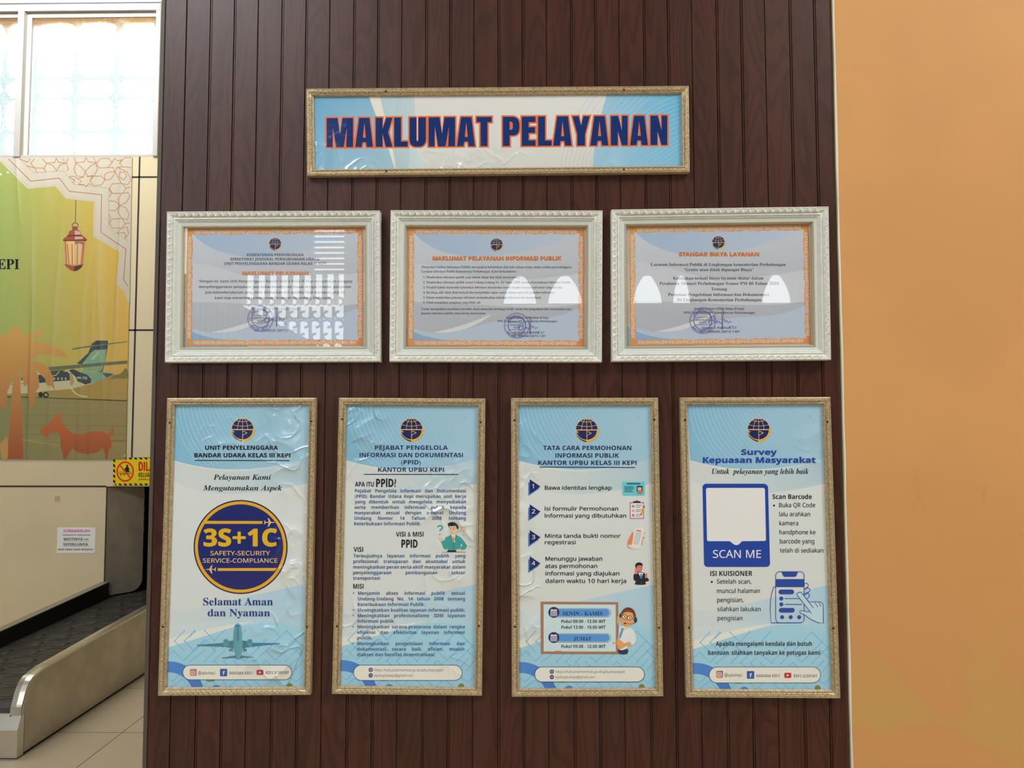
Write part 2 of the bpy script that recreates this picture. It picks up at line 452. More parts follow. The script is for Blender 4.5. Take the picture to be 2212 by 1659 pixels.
def floor_mat():
    t = NT('cream_floor_tiles'); s = t.n('SeparateXYZ', i_Vector=t.pos())
    def joint(o, off):
        f = t.math('FRACT', t.math('DIVIDE', t.math('SUBTRACT', o, off), 0.6))
        return t.math('LESS_THAN', t.math('MINIMUM', f, t.math('SUBTRACT', 1, f)), 0.0032)
    j = t.math('MAXIMUM', joint(s.outputs[0], -1.953), joint(s.outputs[1], 1.898))
    base = t.mix(t.noise(3, 4), (0.52, 0.43, 0.31), (0.60, 0.50, 0.37))
    t.set(Base_Color=t.mix(j, base, (0.07, 0.05, 0.035)), Roughness=0.22, Specular_IOR_Level=0.5)
    return t.m
def steel_mat(name, c, r, metal=0.9):
    t = NT(name); P = t.pos()
    n = t.noise(6, 4, P, 0.6); m = t.noise(40, 3, t.scaled(P, (1, .2, 1)))
    t.set(Base_Color=t.mix(t.smap(n, 0.35, 0.7), tuple(v*0.8 for v in c), c), Metallic=metal, Roughness=t.math('ADD', r, t.math('MULTIPLY', m, 0.15)))
    return t.m
def glass_mat(name, gain=1.0, tint=(1, 1, 1)):
    t = NT(name); nt = t.t; nt.nodes.remove(t.b)
    fc = t.n('LayerWeight', i_Blend=0.5).outputs['Facing']      # Schlick's curve, the same from both faces
    fr = t.math('ADD', 0.042, t.math('MULTIPLY', t.math('POWER', fc, 5.0), 0.958)); tr = t.n('BsdfTransparent', i_Color=tint+(1,)); gl = t.n('BsdfGlossy', i_Roughness=0.0)
    mx = t.n('MixShader'); nt.links.new(t.math('MULTIPLY', fr, gain, clamp=True), mx.inputs[0])
    nt.links.new(tr.outputs[0], mx.inputs[1]); nt.links.new(gl.outputs[0], mx.inputs[2])
    nt.links.new(mx.outputs[0], nt.nodes['Material Output'].inputs[0]); return t.m

GP = 0.033517*CAM_D                              # groove pitch
GX0 = -0.4699*CAM_D - GP          # the first plank is cut at its left edge
PXL, PXR = -0.49955*CAM_D, 0.4228*CAM_D
M_WOOD = wood_mat(); M_ORANGE = orange_mat(); M_FLOOR = floor_mat()
M_STEEL = steel_mat('brushed_steel', (0.60, 0.56, 0.47), 0.30)
M_STEELB = plain('bright_steel', (0.70, 0.67, 0.60), 0.26, metal=0.9)
M_GLASS = glass_mat('picture_glass', 1.0)
M_TRIM = plain('taupe_edge_trim', (0.085, 0.068, 0.052), 0.5)
M_OLIVE = plain('olive_wood_strip', (0.105, 0.058, 0.014), 0.5, var=0.2)
M_CREAM = plain('bare_plaster', (0.80, 0.74, 0.60), 0.7)
M_CREAMWALL = plain('cream_cladding', (0.73, 0.62, 0.41), 0.42, var=0.03, vs=3)
M_JOINT = plain('black_joint', (0.015, 0.015, 0.02), 0.6)
M_WHITE = plain('white_window_frame', (0.52, 0.51, 0.51), 0.4)
M_CEIL = plain('white_ceiling', (0.75, 0.73, 0.70), 0.8)
M_HALL = plain('hall_paint', (0.50, 0.50, 0.50), 0.7)
M_BLACK = plain('black_rubber', (0.012, 0.012, 0.012), 0.6)
M_BLACKM = plain('black_painted_steel', (0.010, 0.011, 0.012), 0.35)
M_DARK = plain('painted_tunnel_dark', (0.01, 0.01, 0.012), 0.9)  # near black stands in for the darkness inside the belt tunnel

# ------------------------------------------------------------------ room shell
YB = 3.6                                         # back wall of the baggage hall
ZT, XLw, XRw, YR = 5.3, -7.0, 4.2, -8.0
def shell():
    m = MB(); m.box(XLw, XRw, YR, 5.6, -0.1, 0.0); structure('floor', m, M_FLOOR)
    m = MB(); m.box(XLw, XRw, YR, 4.4, ZT, ZT+0.1); structure('ceiling', m, M_CEIL)
    m = MB(); m.box(XLw-0.1, XLw, YR, 4.4, 0, ZT); structure('wall_left', m, M_HALL)
    m = MB(); m.box(XRw, XRw+0.1, YR, 4.4, 0, ZT); structure('wall_side', m, M_HALL)
    # panelled wall: V-grooved boards, one continuous face
    zs = (0.0, 3.4); prof = [(PXL, 0.0)]
    x = GX0+GP; i = 1
    while x < PXR-0.01:
        d = 0.0030 if i % 3 else 0.0036
        if x > PXL+0.012:
            prof += [(x-0.0016, 0.0), (x-0.0009, d), (x+0.0005, d), (x+0.0011, 0.0006)]
            if i % 3 != 1: prof += [(x+0.0034, 0.0006), (x+0.0041, 0.0020), (x+0.0047, 0.0020), (x+0.0054, 0.0)]
            else: prof += [(x+0.0018, 0.0)]
        x += GP; i += 1
    prof += [(PXR, 0.0), (PXR, 0.14), (PXL, 0.14)]
    m = MB(); m.prism(prof, 'z', 0.0, ZT)
    wf = structure('wall_front', m, M_WOOD)
    m = MB()
    for (px, py, w_, h_, a) in ((645, 259, 5, 2, 0.2), (638, 260, 2, 1.5, 0), (649, 264, 1.6, 6, -.3), (1586, 274, 2, 5, .3), (1589, 287, 2, 5, -.2), (1584, 290, 2, 3, 0),
                             (452, 438, 3, 1, 0), (474, 438, 2, 1, 0), (1087, 186, 22, 1, 0.02), (1425, 861, 8, 1, 0), (1806, 912, 8, 1, 0), (1819, 1349, 12, 1, 0.02), (1447, 1503.5, 5, 2, 0)):
        c = on_y(px, py, -0.0006); w2, h2 = w_*0.0011/2, h_*0.0011/2; ca, sa = math.cos(a), math.sin(a)
        m.face([(c[0]+ca*u*w2-sa*v*h2, -0.0005, c[2]+sa*u*w2+ca*v*h2) for u, v in ((-1, -1), (1, -1), (0.7, 1), (-1, 0.8))])
    m.build('scratches', M_JOINT, wf, fix=False)
    # edge trims of the panelled wall
    xa = -0.5050*CAM_D
    m = MB(); m.prism([(xa, -0.003), (PXL-0.0008, -0.003), (PXL-0.0008, 0.16), (xa, 0.16)], 'z', 0.0, ZT)
    structure('trim_1', m, M_TRIM)
    x1 = on_y(1797.3, 0, 0)[0]; x2 = on_y(1801.2, 0, 0)[0]
    m = MB(); m.box(PXR+0.0015, x1, 0.004, 0.05, 0, ZT); structure('trim_2', m, M_OLIVE)
    random.seed(4); m = MB(); rows = []
    for k in range(61):
        z = ZT*k/60; d1 = random.uniform(-.0010, .0008); d2 = random.uniform(-.0006, .0014)
        rows.append([(x1+0.0002, 0.03, z), (x1+0.0006+d1, -0.002, z), (x2+d2, -0.002, z), (x2+d2, 0.03, z)])
    m.grid(rows); structure('trim_3', m, M_CREAM)
    m = MB(); m.box(x2-0.001, XRw, 0.0, 0.16, 0, ZT); structure('wall_right', m, M_ORANGE)
    # marks on the orange wall
    # rear wall of the hall with daylight openings seen in the picture glass, plus one added
shell()

def mirror_pt(px, py, Y):                        # where a reflection at this pixel comes from, Y metres in front of the wall
    p = on_y(px, py, Y); return p[0], p[2]
def rear():
    Y = -YR
    xa, z1 = mirror_pt(520, 592, Y); xb, z0 = mirror_pt(1500, 655, Y)
    xd, zd = mirror_pt(742, 745, Y); xe, zt = mirror_pt(676, 488, Y)
    bx0 = xa; bx1 = xd; bz0 = zd-0.25; bz1 = z0-0.02
    wins = [(xa, xd)]
    for a, b in ((838, 858), (1078, 1168), (1174, 1268), (1360, 1440), (1450, 1498), (1640, 1720)):
        wins.append((mirror_pt(a, 600, Y)[0], mirror_pt(b, 600, Y)[0]))
    m = MB(); T = 0.12
    def wall(x0, x1, za, zb):
        if x1-x0 > 1e-3 and zb-za > 1e-3: m.box(x0, x1, YR-T, YR, za, zb)
    # columns of the wall from left to right
    wall(XLw, -6.7, 0, ZT); wall(-6.7, -4.5, 0, 3.5); wall(-6.7, -4.5, 5.1, ZT); wall(-5.63, -5.57, 3.5, 5.1); wall(-4.5, bx0, 0, ZT)  # tall far-left opening added so the sky lays a sheen on the panelling
    wall(bx0, bx1, 0, bz0); wall(bx0, xe, z1, ZT); wall(bx1, bx1+0.02, 0, ZT); wall(xe, bx1, ZT-0.05, ZT)
    cur = bx1+0.02
    for a, b in wins[1:]:
        wall(cur, a, 0, ZT); wall(a, b, 0, z0); wall(a, b, z1, ZT); cur = b
    wall(cur, XRw, 0, ZT)
    structure('wall_rear', m, M_HALL)
    # louvred strip above the left window
    m = MB(); z = z1
    k = 0
    while z < ZT-0.1:
        m.box(xe, bx1, YR-0.06, YR-0.02, z, z+0.035+0.012*max(0, 1-k/14)); z += 0.075; k += 1
    m.build('louvre', M_WHITE)['kind'] = 'structure'
    # breeze block screen with a running scroll pattern
    m = MB(); n = 9; w = (bx1-bx0)/n; hh = 0.30
    for i in range(n):
        for j in range(int((bz1-bz0)/hh)+1):
            cx, cz = bx0+(i+.5)*w, bz0+(j+.5)*hh
            for sg in (1, -1):
                pts = []
                for k in range(15):
                    a = k/14*5.0; r = 0.035+0.075*(k/14)
                    pts.append((cx+sg*r*math.sin(a)*0.95, YR-0.08, cz+sg*(0.075-r*math.cos(a)*0.8)))
                m.tube(pts, 0.017, 4)
        m.box(bx0+i*w-0.014, bx0+i*w+0.014, YR-0.11, YR-0.05, bz0, bz1)
    structure('wall_screen', m, M_HALL, fix=False)
    # curtain strips
    random.seed(2)
    M_CURT = plain('pale_curtain', (0.75, 0.62, 0.60), 0.8)
    for wi, (a, b) in enumerate(wins):
        m = MB(); nn = max(2, int((b-a)/0.14)); s = (b-a)/nn
        if wi == 0:
            for i in range(nn): m.box(a+i*s, a+i*s+s*0.42, YR-0.10, YR-0.07, z0, z1)
        else:                                    # tied-back drapes leave a curved opening
            w = b-a
            for sd in (0, 1):
                e = [(0.50, 1.0), (0.36, 0.86), (0.24, 0.62), (0.15, 0.34), (0.10, 0.0), (0.0, 0.0), (0.0, 1.0)]
                pts = [((a+u*w) if sd == 0 else (b-u*w), z0+(z1-z0)*v) for u, v in e]
                m.prism(pts, 'y', YR-0.10, YR-0.07)
            m.box(a, b, YR-0.105, YR-0.065, z0+(z1-z0)*0.93, z1)
        if m.f: m.build('trim_%d' % (10+wi), M_CURT)['kind'] = 'structure'
    # sloping corrugated partition in front of the screen
    Yp = 6.0
    A = mirror_pt(445, 652, Yp); B = mirror_pt(512, 655, Yp); Cc = mirror_pt(690, 745, Yp)
    m = MB(); x = A[0]-0.4; row0 = []; row1 = []; k = 0
    while x < Cc[0]:
        zt_ = B[1]+(Cc[1]-B[1])*max(0, (x-B[0])/(Cc[0]-B[0]))
        row0.append((x, -Yp-(0.02 if k % 2 else 0), 0)); row1.append((x, -Yp-(0.02 if k % 2 else 0), zt_)); x += 0.03; k += 1
    m.grid([row0, row1]); structure('wall_partition', m, plain('corrugated_sheet', (0.42, 0.48, 0.52), 0.5), fix=False)
rear()
# ------------------------------------------------------------------ picture frames
def frame_rings(quad, insets, y_of):
    """quad: 4 px corners TL TR BR BL of the outer edge; returns rings of 4 world points per (inset, height)"""
    W = [on_y(p[0], p[1], -0.012) for p in quad]
    P2 = [(p[0], p[2]) for p in W]
    rings = []
    for ins, h in insets:
        q = offset_poly(P2, -ins) if ins else P2
        rings.append([(a, y_of(h), b) for a, b in q])
    return rings
def strip(mb, quad, prof):
    mb.grid(frame_rings(quad, prof, lambda h: -h), close_u=True)
def along(quad, inset, period, fn, margin):
    """call fn(place, index, corner) along each side; place(u,v,h): u along, v inward, h off the wall (metres)"""
    W = [on_y(p[0], p[1], -0.012) for p in quad]; P = offset_poly([(p[0], p[2]) for p in W], -inset)
    for s in range(4):
        a, b = Vector(P[s]), Vector(P[(s+1) % 4]); L = (b-a).length; d = (b-a)/L
        inn = Vector((d.y, -d.x)); c = (Vector(P[(s+2) % 4])-a)
        if inn.dot(c) < 0: inn = -inn
        n = max(1, int(round((L-2*margin)/period))); st = (L-2*margin)/n
        for i in range(n):
            o = a+d*(margin+(i+.5)*st)
            fn(lambda u, v, h, o=o: (o.x+d.x*u+inn.x*v, -h, o.y+d.y*u+inn.y*v), i, st/period)
M_GOLD = plain('antique_gilt_moulding', (0.53, 0.41, 0.24), 0.42, metal=0.35, spec=0.4, var=0.22, vs=160)
M_GILT = plain('worn_gilt_relief', (0.58, 0.45, 0.27), 0.38, metal=0.4, var=0.2, vs=220)
M_IVORY = plain('ivory_moulding', (0.80, 0.81, 0.75), 0.36, spec=0.5, var=0.05, vs=60)
M_SAGE = plain('pale_sage_slip', (0.66, 0.74, 0.69), 0.45)
M_PEARL = plain('pearl_relief', (0.88, 0.88, 0.82), 0.22, metal=0.0, var=0.1, vs=300)
M_LIP = plain('pale_gold_lip', (0.62, 0.52, 0.33), 0.35, metal=0.3)
M_SCREW = plain('black_screw', (0.012, 0.012, 0.014), 0.35, metal=0.3)
M_NICK = plain('bared_corner', (0.34, 0.32, 0.30), 0.6)

def gold_frame(root, quad, screws, w=0.0176):
    k = w/0.0176; mm = 0.001
    m = MB(); strip(m, quad, [(i*mm*k, h*mm) for i, h in ((0, 0), (0, 13), (0.6, 15), (2.6, 16), (3.2, 15), (6, 15.5), (9.5, 14.4), (12.3, 12.2), (12.6, 13.4), (13.6, 14), (14.8, 13.5), (16.6, 10.5), (17.6, 9.5), (17.6, 4.5))])
    fr = m.build('frame', M_GOLD, root)
    m = MB()
    def orn(pl, i, s):
        r = 0.0042
        pts = [pl(s*(0.0058*math.cos(q)), -r*math.sin(q)+0.0012, 0.0150-0.0006*math.sin(q)) for q in [math.radians(205-230*j/9) for j in range(10)]]
        m.tube(pts, [0.0008+0.0009*math.sin(math.pi*j/9) for j in range(10)], 5)
        pts = [pl(0.0022*math.cos(q), 0.0014+0.0020*math.sin(q), 0.0147) for q in [math.radians(40*j) for j in range(9)]]
        m.tube(pts, 0.0008, 4, closed=True)
        m.tube([pl(s*0.0060, -0.0042, 0.0152), pl(s*0.0060, 0.0005, 0.0150), pl(s*0.0060, 0.0042, 0.0134)], [0.0005, 0.0014, 0.0004], 5)
    along(quad, 0.0078*k, 0.0118, orn, 0.016)
    m.build('relief_moulding', M_GILT, fr, smooth=True, fix=False)
    # mitred corners: a scored joint line across each corner
    W = [on_y(p[0], p[1], -0.012) for p in quad]; P = [(p[0], p[2]) for p in W]
    I = offset_poly(P, -0.0176*k)
    for a, b in zip(P, I):
        m = MB(); m.tube([(a[0]+(b[0]-a[0])*t, -h, a[1]+(b[1]-a[1])*t) for t, h in ((.06, .0153), (.2, .0158), (.55, .0148), (.72, .0138), (.8, .0140), (.97, .0102))], 0.00045, 4)
        m.build('mitre_joint', M_NICK, fr, fix=False)
    for (px, py) in screws:
        c = on_y(px, py, -0.0155); m = MB(); m.disc((c[0], -0.0156, c[2]), 0.0024, h=0.0006)
        m.build('screw', M_SCREW, root, smooth=True)
    return fr
def white_frame(root, quad):
    mm = 0.001
    m = MB(); strip(m, quad, [(i*mm, h*mm) for i, h in ((0, 0), (0, 21), (0.8, 24), (2.4, 25), (3.2, 23.6), (8, 23), (13, 19), (14.2, 18.6), (15.4, 20), (17.6, 20.6), (19.0, 19.4), (20.0, 17.5), (23.6, 16.4), (24.2, 15.0))])
    fr = m.build('frame', M_IVORY, root)
    m = MB(); strip(m, quad, [(24.2*mm, 15*mm), (25, .0152), (32.4*mm, 14*mm)][:1]+[(0.0250, 0.0152), (0.0322, 0.0138)]); m.build('slip', M_SAGE, root)
    m = MB(); strip(m, quad, [(0.0322, 0.0138), (0.0326, 0.0150), (0.0340, 0.0150), (0.0348, 0.0136), (0.0356, 0.0136), (0.0372, 0.0104), (0.0372, 0.006)]); m.build('inner_lip', M_LIP, root)
    m = MB()
    def orn(pl, i, s):                           # leafy S-scrolls
        def h(v): return 0.0232-max(0, (v+0.001))*0.33
        pts = []
        for j in range(12):
            t = j/11; u = s*(-0.0085+0.017*t); v = 0.0042*math.sin((t-0.5)*math.pi*1.9)
            pts.append(pl(u, v, h(v)+0.0004))
        m.tube(pts, [0.0005+0.0011*math.sin(math.pi*j/11) for j in range(12)], 5)
        for sg in (1, -1):
            cu, cv = sg*0.0048*s, sg*0.0006
            sp = [pl(cu+sg*0.0021*(1-j/14)*math.cos(j*0.75), cv+0.0026*(1-j/14)*math.sin(j*0.75), h(cv)+0.0003) for j in range(9)]
            m.tube(sp, 0.00080, 4)
            m.tube([pl(sg*0.0015, sg*-0.0008, h(0)), pl(sg*0.0002*s, sg*-0.003, h(-0.003)+0.0005), pl(sg*-0.0022, sg*-0.0042, h(-0.0042))], [0.0004, 0.0010, 0.0003], 5)
            m.tube([pl(sg*0.0068*s, sg*-0.0034, h(-.003)), pl(sg*0.0080*s, sg*-0.0012, h(-.001)+.0005), pl(sg*0.0076*s, sg*0.0012, h(.001))], [0.0003, 0.0010, 0.0004], 5)
    along(quad, 0.0080, 0.0172, orn, 0.012)
    m.build('scroll_moulding', M_PEARL, fr, smooth=True, fix=False)
    m = MB()
    def bead(pl, i, s):
        m.tube([pl(-0.0010, 0, 0.0168), pl(-0.0007, 0, 0.0172), pl(0.0007, 0, 0.0172), pl(0.0010, 0, 0.0168)], [0.0003, 0.0010, 0.0010, 0.0003], 5)
    along(quad, 0.0216, 0.0028, bead, 0.002)
    m.build('bead_moulding', M_PEARL, fr, smooth=True, fix=False)
    return fr
def sheet_quad(quad, pad=3.0):
    """printed sheet corners a little under the frame lip"""
    cx = sum(p[0] for p in quad)/4; cy = sum(p[1] for p in quad)/4
    return [(p[0]+pad*(1 if p[0] > cx else -1), p[1]+pad*(1 if p[1] > cy else -1)) for p in quad]
def bil(quad, u, v):
    (ax, ay), (bx, by), (cx, cy), (dx, dy) = quad
    return ((ax*(1-u)+bx*u)*(1-v)+(dx*(1-u)+cx*u)*v, (ay*(1-u)+by*u)*(1-v)+(dy*(1-u)+cy*u)*v)
def backing(root, quad, y0, y1, mat, name='backing_board'):
    """thin board that carries the sheet"""
    P = [on_y(p[0], p[1], y1) for p in quad]; m = MB()
    m.prism([(p[0], p[2]) for p in P], 'y', y0, y1)
    return m.build(name, mat, root)
M_BOARD = plain('backing_board', (0.25, 0.2, 0.15), 0.8)
# ------------------------------------------------------------------ zoom frames: (x offset, y offset, scale)
A1, B1 = (340, 850, 4.608), (340, 1180, 4.88)
A2, B2 = (710, 850, 4.608), (710, 1180, 4.88)
A3, B3 = (1090, 850, 4.608), (1090, 1180, 4.88)
A4, B4 = (1460, 850, 4.608), (1460, 1180, 4.878)
S1, S2 = (640, 170, 5.027), (1070, 170, 5.027)
C1, C2, C3 = (350, 440, 4.514), (830, 440, 4.514), (1300, 440, 4.254)
W1, W2, W3, W4, W5 = (0, 0, 4.739), (0, 330, 4.608), (0, 680, 4.608), (0, 980, 4.608), (0, 1240, 3.958)
NAVY, INK, BODY = (20, 32, 84), (14, 18, 28), (52, 84, 134)
GOLDC, PEACH, WHITEC = (228, 160, 30), (232, 178, 112), (232, 234, 232)

OUT = [[(361.7, 859.8), (682.9, 859.1), (671, 1500.7), (342, 1502.7)], [(732.4, 859.1), (1048.5, 860.9), (1040.9, 1502.7), (717.2, 1498.6)],
       [(1103.7, 859.8), (1421.4, 859.1), (1432.6, 1503.8), (1105.4, 1504.8)], [(1468.7, 858.7), (1793.1, 857.6), (1814.6, 1508), (1481.9, 1506)]]
INN = [[(376.9, 875), (666.6, 875), (655.6, 1484.3), (358.4, 1485.3)], [(748.6, 875), (1032.3, 875.6), (1025.6, 1485.3), (734.2, 1482.3)],
       [(1119.7, 875), (1404.7, 875), (1415.8, 1486.4), (1121.1, 1486.8)], [(1487.1, 873.4), (1776.8, 873.4), (1796.2, 1489.1), (1498.9, 1489.1)]]
def uv1(x, y):
    q = INN[0]; v = (y-875)/610.0
    l = q[0][0]+(q[3][0]-q[0][0])*v; r = q[1][0]+(q[2][0]-q[1][0])*v
    return (x-l)/(r-l), v
def bgzoom(i):
    def z(p, y):
        u, v = uv1(*p); u = max(-0.012, min(1.012, u)); v = max(-0.006, min(1.006, v))
        q = bil(INN[i], u, v); return on_y(q[0], q[1], y)
    return z
def a(x, y): return (340+x/4.608, 850+y/4.608)
def b(x, y): return (340+x/4.88, 1180+y/4.88)
def A_(l): return [a(*p) for p in l]
def B_(l): return [b(*p) for p in l]

def poster_background(p, i):
    p.z = bgzoom(i)
    W0, W1_ = (203, 209, 208), (196, 202, 200)
    p.fill(0, 0, 1, 1, lambda u, v: tuple(W0[k]*(1-v)+W1_[k]*v for k in range(3)), 8, 16, warp=lambda u, v: (lambda q: q)(bil(INN[0], -0.012+u*1.024, -0.006+v*1.012)))
    topc = bez((160, 665), (420, 745), (900, 830), (1520, 640), 26)
    lowc = bez((1520, 885), (1250, 965), (900, 1010), (560, 985), 20)
    # pale wing on the right under the blue field
    p.poly(A_(bez((560, 985), (760, 1015), (1200, 980), (1520, 885), 18)+[(1520, 640)]+bez((1520, 640), (1150, 740), (820, 800), (560, 760), 18)), (196, 206, 206), c2=(166, 193, 206), g=(a(650, 900), a(1500, 800)))
    p.poly(A_([(160, 100), (1520, 100)]+topc[::-1]), (120, 172, 200), c2=(150, 186, 206), g=(a(180, 250), a(1300, 500)))
    p.layer.lock()
    for k in range(24):
        t = k/23; l = lambda q0, q1: (q0[0]+(q1[0]-q0[0])*t, q0[1]+(q1[1]-q0[1])*t)
        c = bez(l((172, 100), (1060, 100)), l((185, 330), (1180, 200)), l((250, 560), (1330, 340)), l((470, 740), (1500, 470)), 20)
        p.line(A_(c), 0.55, (186, 214, 222), c2=(158, 192, 208), g=(a(400, 200), a(1300, 400)))
    for k in range(15):
        c = bez((160, 672+13*k), (480, 800+18.5*k), (980, 850+12.5*k), (1520, 655+13*k), 26)
        p.line(A_(c), 0.42, (160, 172, 176), c2=(158, 182, 192), g=(a(200, 800), a(1450, 800)))
    p.layer.lock(False)
    # lower waves
    p.poly(B_(bez((1580, 395), (1250, 470), (1000, 520), (700, 590), 14)+bez((700, 590), (500, 630), (300, 660), (100, 668), 12)+[(60, 1520), (1580, 1520)]), (196, 205, 206), c2=(160, 195, 212), g=(b(400, 500), b(900, 800)))
    p.layer.lock()
    for k in range(13):
        c = bez((100, 665+14*k), (520, 690+10*k), (1000, 640-1*k+6*k), (1580, 500+24*k), 22)
        p.line(B_(c), 0.42, (172, 188, 194))
    p.layer.lock(False)
    p.poly(B_(bez((95, 1065), (420, 975), (800, 830), (1120, 810), 16)+bez((1120, 810), (1300, 800), (1450, 830), (1580, 890), 10)+[(1580, 1520), (50, 1520)]), (150, 195, 216), c2=(140, 186, 210), g=(b(800, 850), b(800, 1450)))
    p.poly(B_(bez((95, 985), (420, 890), (700, 830), (1040, 785), 14)+bez((1040, 785), (760, 850), (480, 960), (95, 1070), 14)), (208, 212, 205))
    ch = (106, 172, 206); p.layer.lock()
    for l in ([(110, 1155), (170, 1100), (275, 1208), (495, 985), (600, 1100)], [(180, 998), (285, 890)], [(285, 1000), (390, 890)], [(180, 998), (280, 1100)], [(285, 998), (385, 1105)], [(340, 950), (400, 900)],
              [(340, 1215), (495, 1100)], [(385, 1105), (520, 985), (610, 1100), (495, 1215)], [(500, 890), (600, 995)], [(600, 998), (710, 885)], [(710, 1100), (590, 1215)], [(760, 1050), (930, 885)], [(700, 1215), (760, 1160)], [(600, 1210), (640, 1250)],
              [(700, 1215), (735, 1250)], [(805, 1210), (850, 1255)], [(920, 1210), (1040, 1100), (1145, 985)], [(860, 1160), (925, 1215)], [(1020, 1220), (1145, 1100)], [(1145, 1105), (1240, 1205), (1350, 1100)], [(1110, 1240), (1145, 1205), (1185, 1250)],
              [(1250, 1000), (1150, 1100)], [(1250, 1000), (1360, 890), (1540, 1075)], [(1300, 1150), (1465, 990)], [(1350, 1215), (1530, 1040)], [(1460, 1095), (1545, 1180)], [(1400, 1260), (1470, 1190)], [(1460, 1300), (1530, 1210)],
              [(110, 1385), (160, 1425), (260, 1320)], [(150, 1480), (260, 1400), (330, 1480)], [(480, 1480), (560, 1400), (640, 1480)], [(690, 1425), (740, 1480)], [(760, 1480), (830, 1415)], [(920, 1420), (980, 1480)], [(1020, 1415), (1090, 1480)], [(1130, 1480), (1195, 1415)], [(1240, 1420), (1300, 1480)], [(1380, 1380), (1470, 1430), (1530, 1370)]):
        p.line(B_(l), 1.6, ch)
        for q in (l[0], l[-1]): p.ell(*b(*q), 1.5, 1.5, ch)
    p.layer.lock(False); c0 = (118, 1592)
    p.line(B_(arc(c0[0], c0[1], 322, 322, -96, -15, 22)), 23.5, (64, 124, 196), c2=(58, 108, 184), g=(b(110, 1300), b(450, 1450)))
    p.ell(*b(560, 1408), 10.5, 4.2, (112, 122, 62)); p.ell(*b(1395, 1474), 6.5, 6, (112, 118, 66)); p.ell(*b(622, 1488), 9, 5, (64, 112, 190))
    p.line(A_(arc(1376, 238, 8, 8)), 0.5, (100, 150, 180))

def emblem(p, X, Y, R, k=1.0):
    w = R*0.035
    gear = []
    for i in range(27):
        t = -4+i*(112/26); rr = R*(1.13 if i % 3 != 2 else 1.07)
        gear.append((X+rr*math.cos(math.radians(t)), Y+rr*math.sin(math.radians(t))))
    p.poly(gear+[(X+R*.1, Y+R*.86)]+arc(X, Y, R*.9, R*.9, 85, -4, 12), GOLDC)
    p.poly(arc(X, Y, R*1.02, R*1.02, 180, 360, 24), PEACH)
    p.poly(arc(X, Y, R*.97, R*.97, 180, 360, 24), NAVY)
    p.poly(arc(X, Y+R*.04, R*.96, R*.92, 0, 180, 24), PEACH)
    p.poly(arc(X, Y+R*.06, R*.91, R*.84, 0, 180, 24), NAVY)
    p.line([(X-R*1.0, Y+R*.015), (X+R*1.0, Y+R*.015)], R*.07, PEACH)
    for rx in (0.0, 0.42):
        if rx == 0: p.line([(X, Y-R*.97), (X, Y+R*.98)], w, PEACH)
        else:
            for sg in (-1, 1): p.line([(X+sg*R*rx*math.cos(math.radians(q))*1.1, Y-R*.97*math.sin(math.radians(q))) for q in range(0, 91, 10)], w, PEACH)
    p.line(qbez((X-R*.56, Y-R*.8), (X, Y-R*.58), (X+R*.56, Y-R*.8)), w, PEACH)
    p.line(qbez((X-R*.9, Y-R*.42), (X, Y-R*.16), (X+R*.9, Y-R*.42)), w, PEACH)
    # anchor-like tail sweeping down to a point
    p.poly(bez((X-R*1.03, Y+R*.05), (X-R*.98, Y+R*.62), (X-R*.55, Y+R*.92), (X-R*.12, Y+R*.98), 12)+[(X+R*.02, Y+R*1.28)]+bez((X-R*.12, Y+R*1.16), (X-R*.65, Y+R*1.0), (X-R*1.08, Y+R*.6), (X-R*1.03, Y+R*.05), 12), PEACH)
    p.poly(bez((X-R*.93, Y+R*.22), (X-R*.86, Y+R*.68), (X-R*.45, Y+R*.94), (X-R*.06, Y+R*.99), 12)+[(X-R*.03, Y+R*1.12)]+bez((X-R*.2, Y+R*1.08), (X-R*.65, Y+R*.92), (X-R*.98, Y+R*.6), (X-R*.93, Y+R*.22), 12), (18, 32, 62))
    p.line([(X-R*.97, Y+R*.1), (X-R*.72, Y+R*.24), (X-R*.84, Y+R*.26)], w, PEACH)
    p.line(bez((X+R*.02, Y+R*.82), (X-R*.06, Y+R*.4), (X+R*.2, Y+R*.44), (X+R*.42, Y+R*.34), 8)+[(X+R*.22, Y+R*.22)]+qbez((X+R*.22, Y+R*.22), (X+R*.12, Y+R*.14), (X, Y+R*.2), 4), w*1.1, PEACH)

def plane_icon(p, X, Y, L, d, c):               # little aeroplane pointing along d
    q = [(1, 0), (.85, -.07), (.35, -.08), (-.1, -.78), (-.28, -.78), (-.08, -.08), (-.62, -.07), (-.8, -.34), (-.95, -.34), (-.84, 0)]
    q = q+[(x, -y) for x, y in q[::-1][1:-1]]
    p.poly([(X+d*x*L, Y+y*L) for x, y in q], c)
def pill(p, x0, y0, x1, y1, dx=10):
    r = (y1-y0)/2
    p.poly(rrect(x0, y0, x1, y1, r, 9), (16, 30, 62)); p.poly(rrect(x0+5, y0+5, x1-5, y1-5, r-5, 9), (170, 205, 222))
    p.poly(rrect(x0+dx, y0+10, x1-10, y1-9, r-9, 9), (212, 211, 202))
def photo_app_icon(p, x0, y0, x1, y1):
    p.poly(rrect(x0, y0, x1, y1, 11), (96, 42, 120), c2=(236, 140, 60), g=((x1, y0), (x0, y1)))
    cx, cy, s = (x0+x1)/2, (y0+y1)/2, (x1-x0)
    p.line(rrect(cx-s*.3, cy-s*.3, cx+s*.3, cy+s*.3, s*.12), s*.06, (240, 225, 225), closed=True)
    p.ring(cx, cy, s*.12, s*.18, (240, 225, 225)); p.ell(cx+s*.18, cy-s*.18, s*.035, None, (240, 225, 225))
def f_icon(p, x0, y0, x1, y1):
    p.poly(rrect(x0, y0, x1, y1, 7), (38, 78, 150)); p.text('f', x0+28, x1-24, y1-15, (y1-y0)*.5, 'bold', (235, 238, 240))
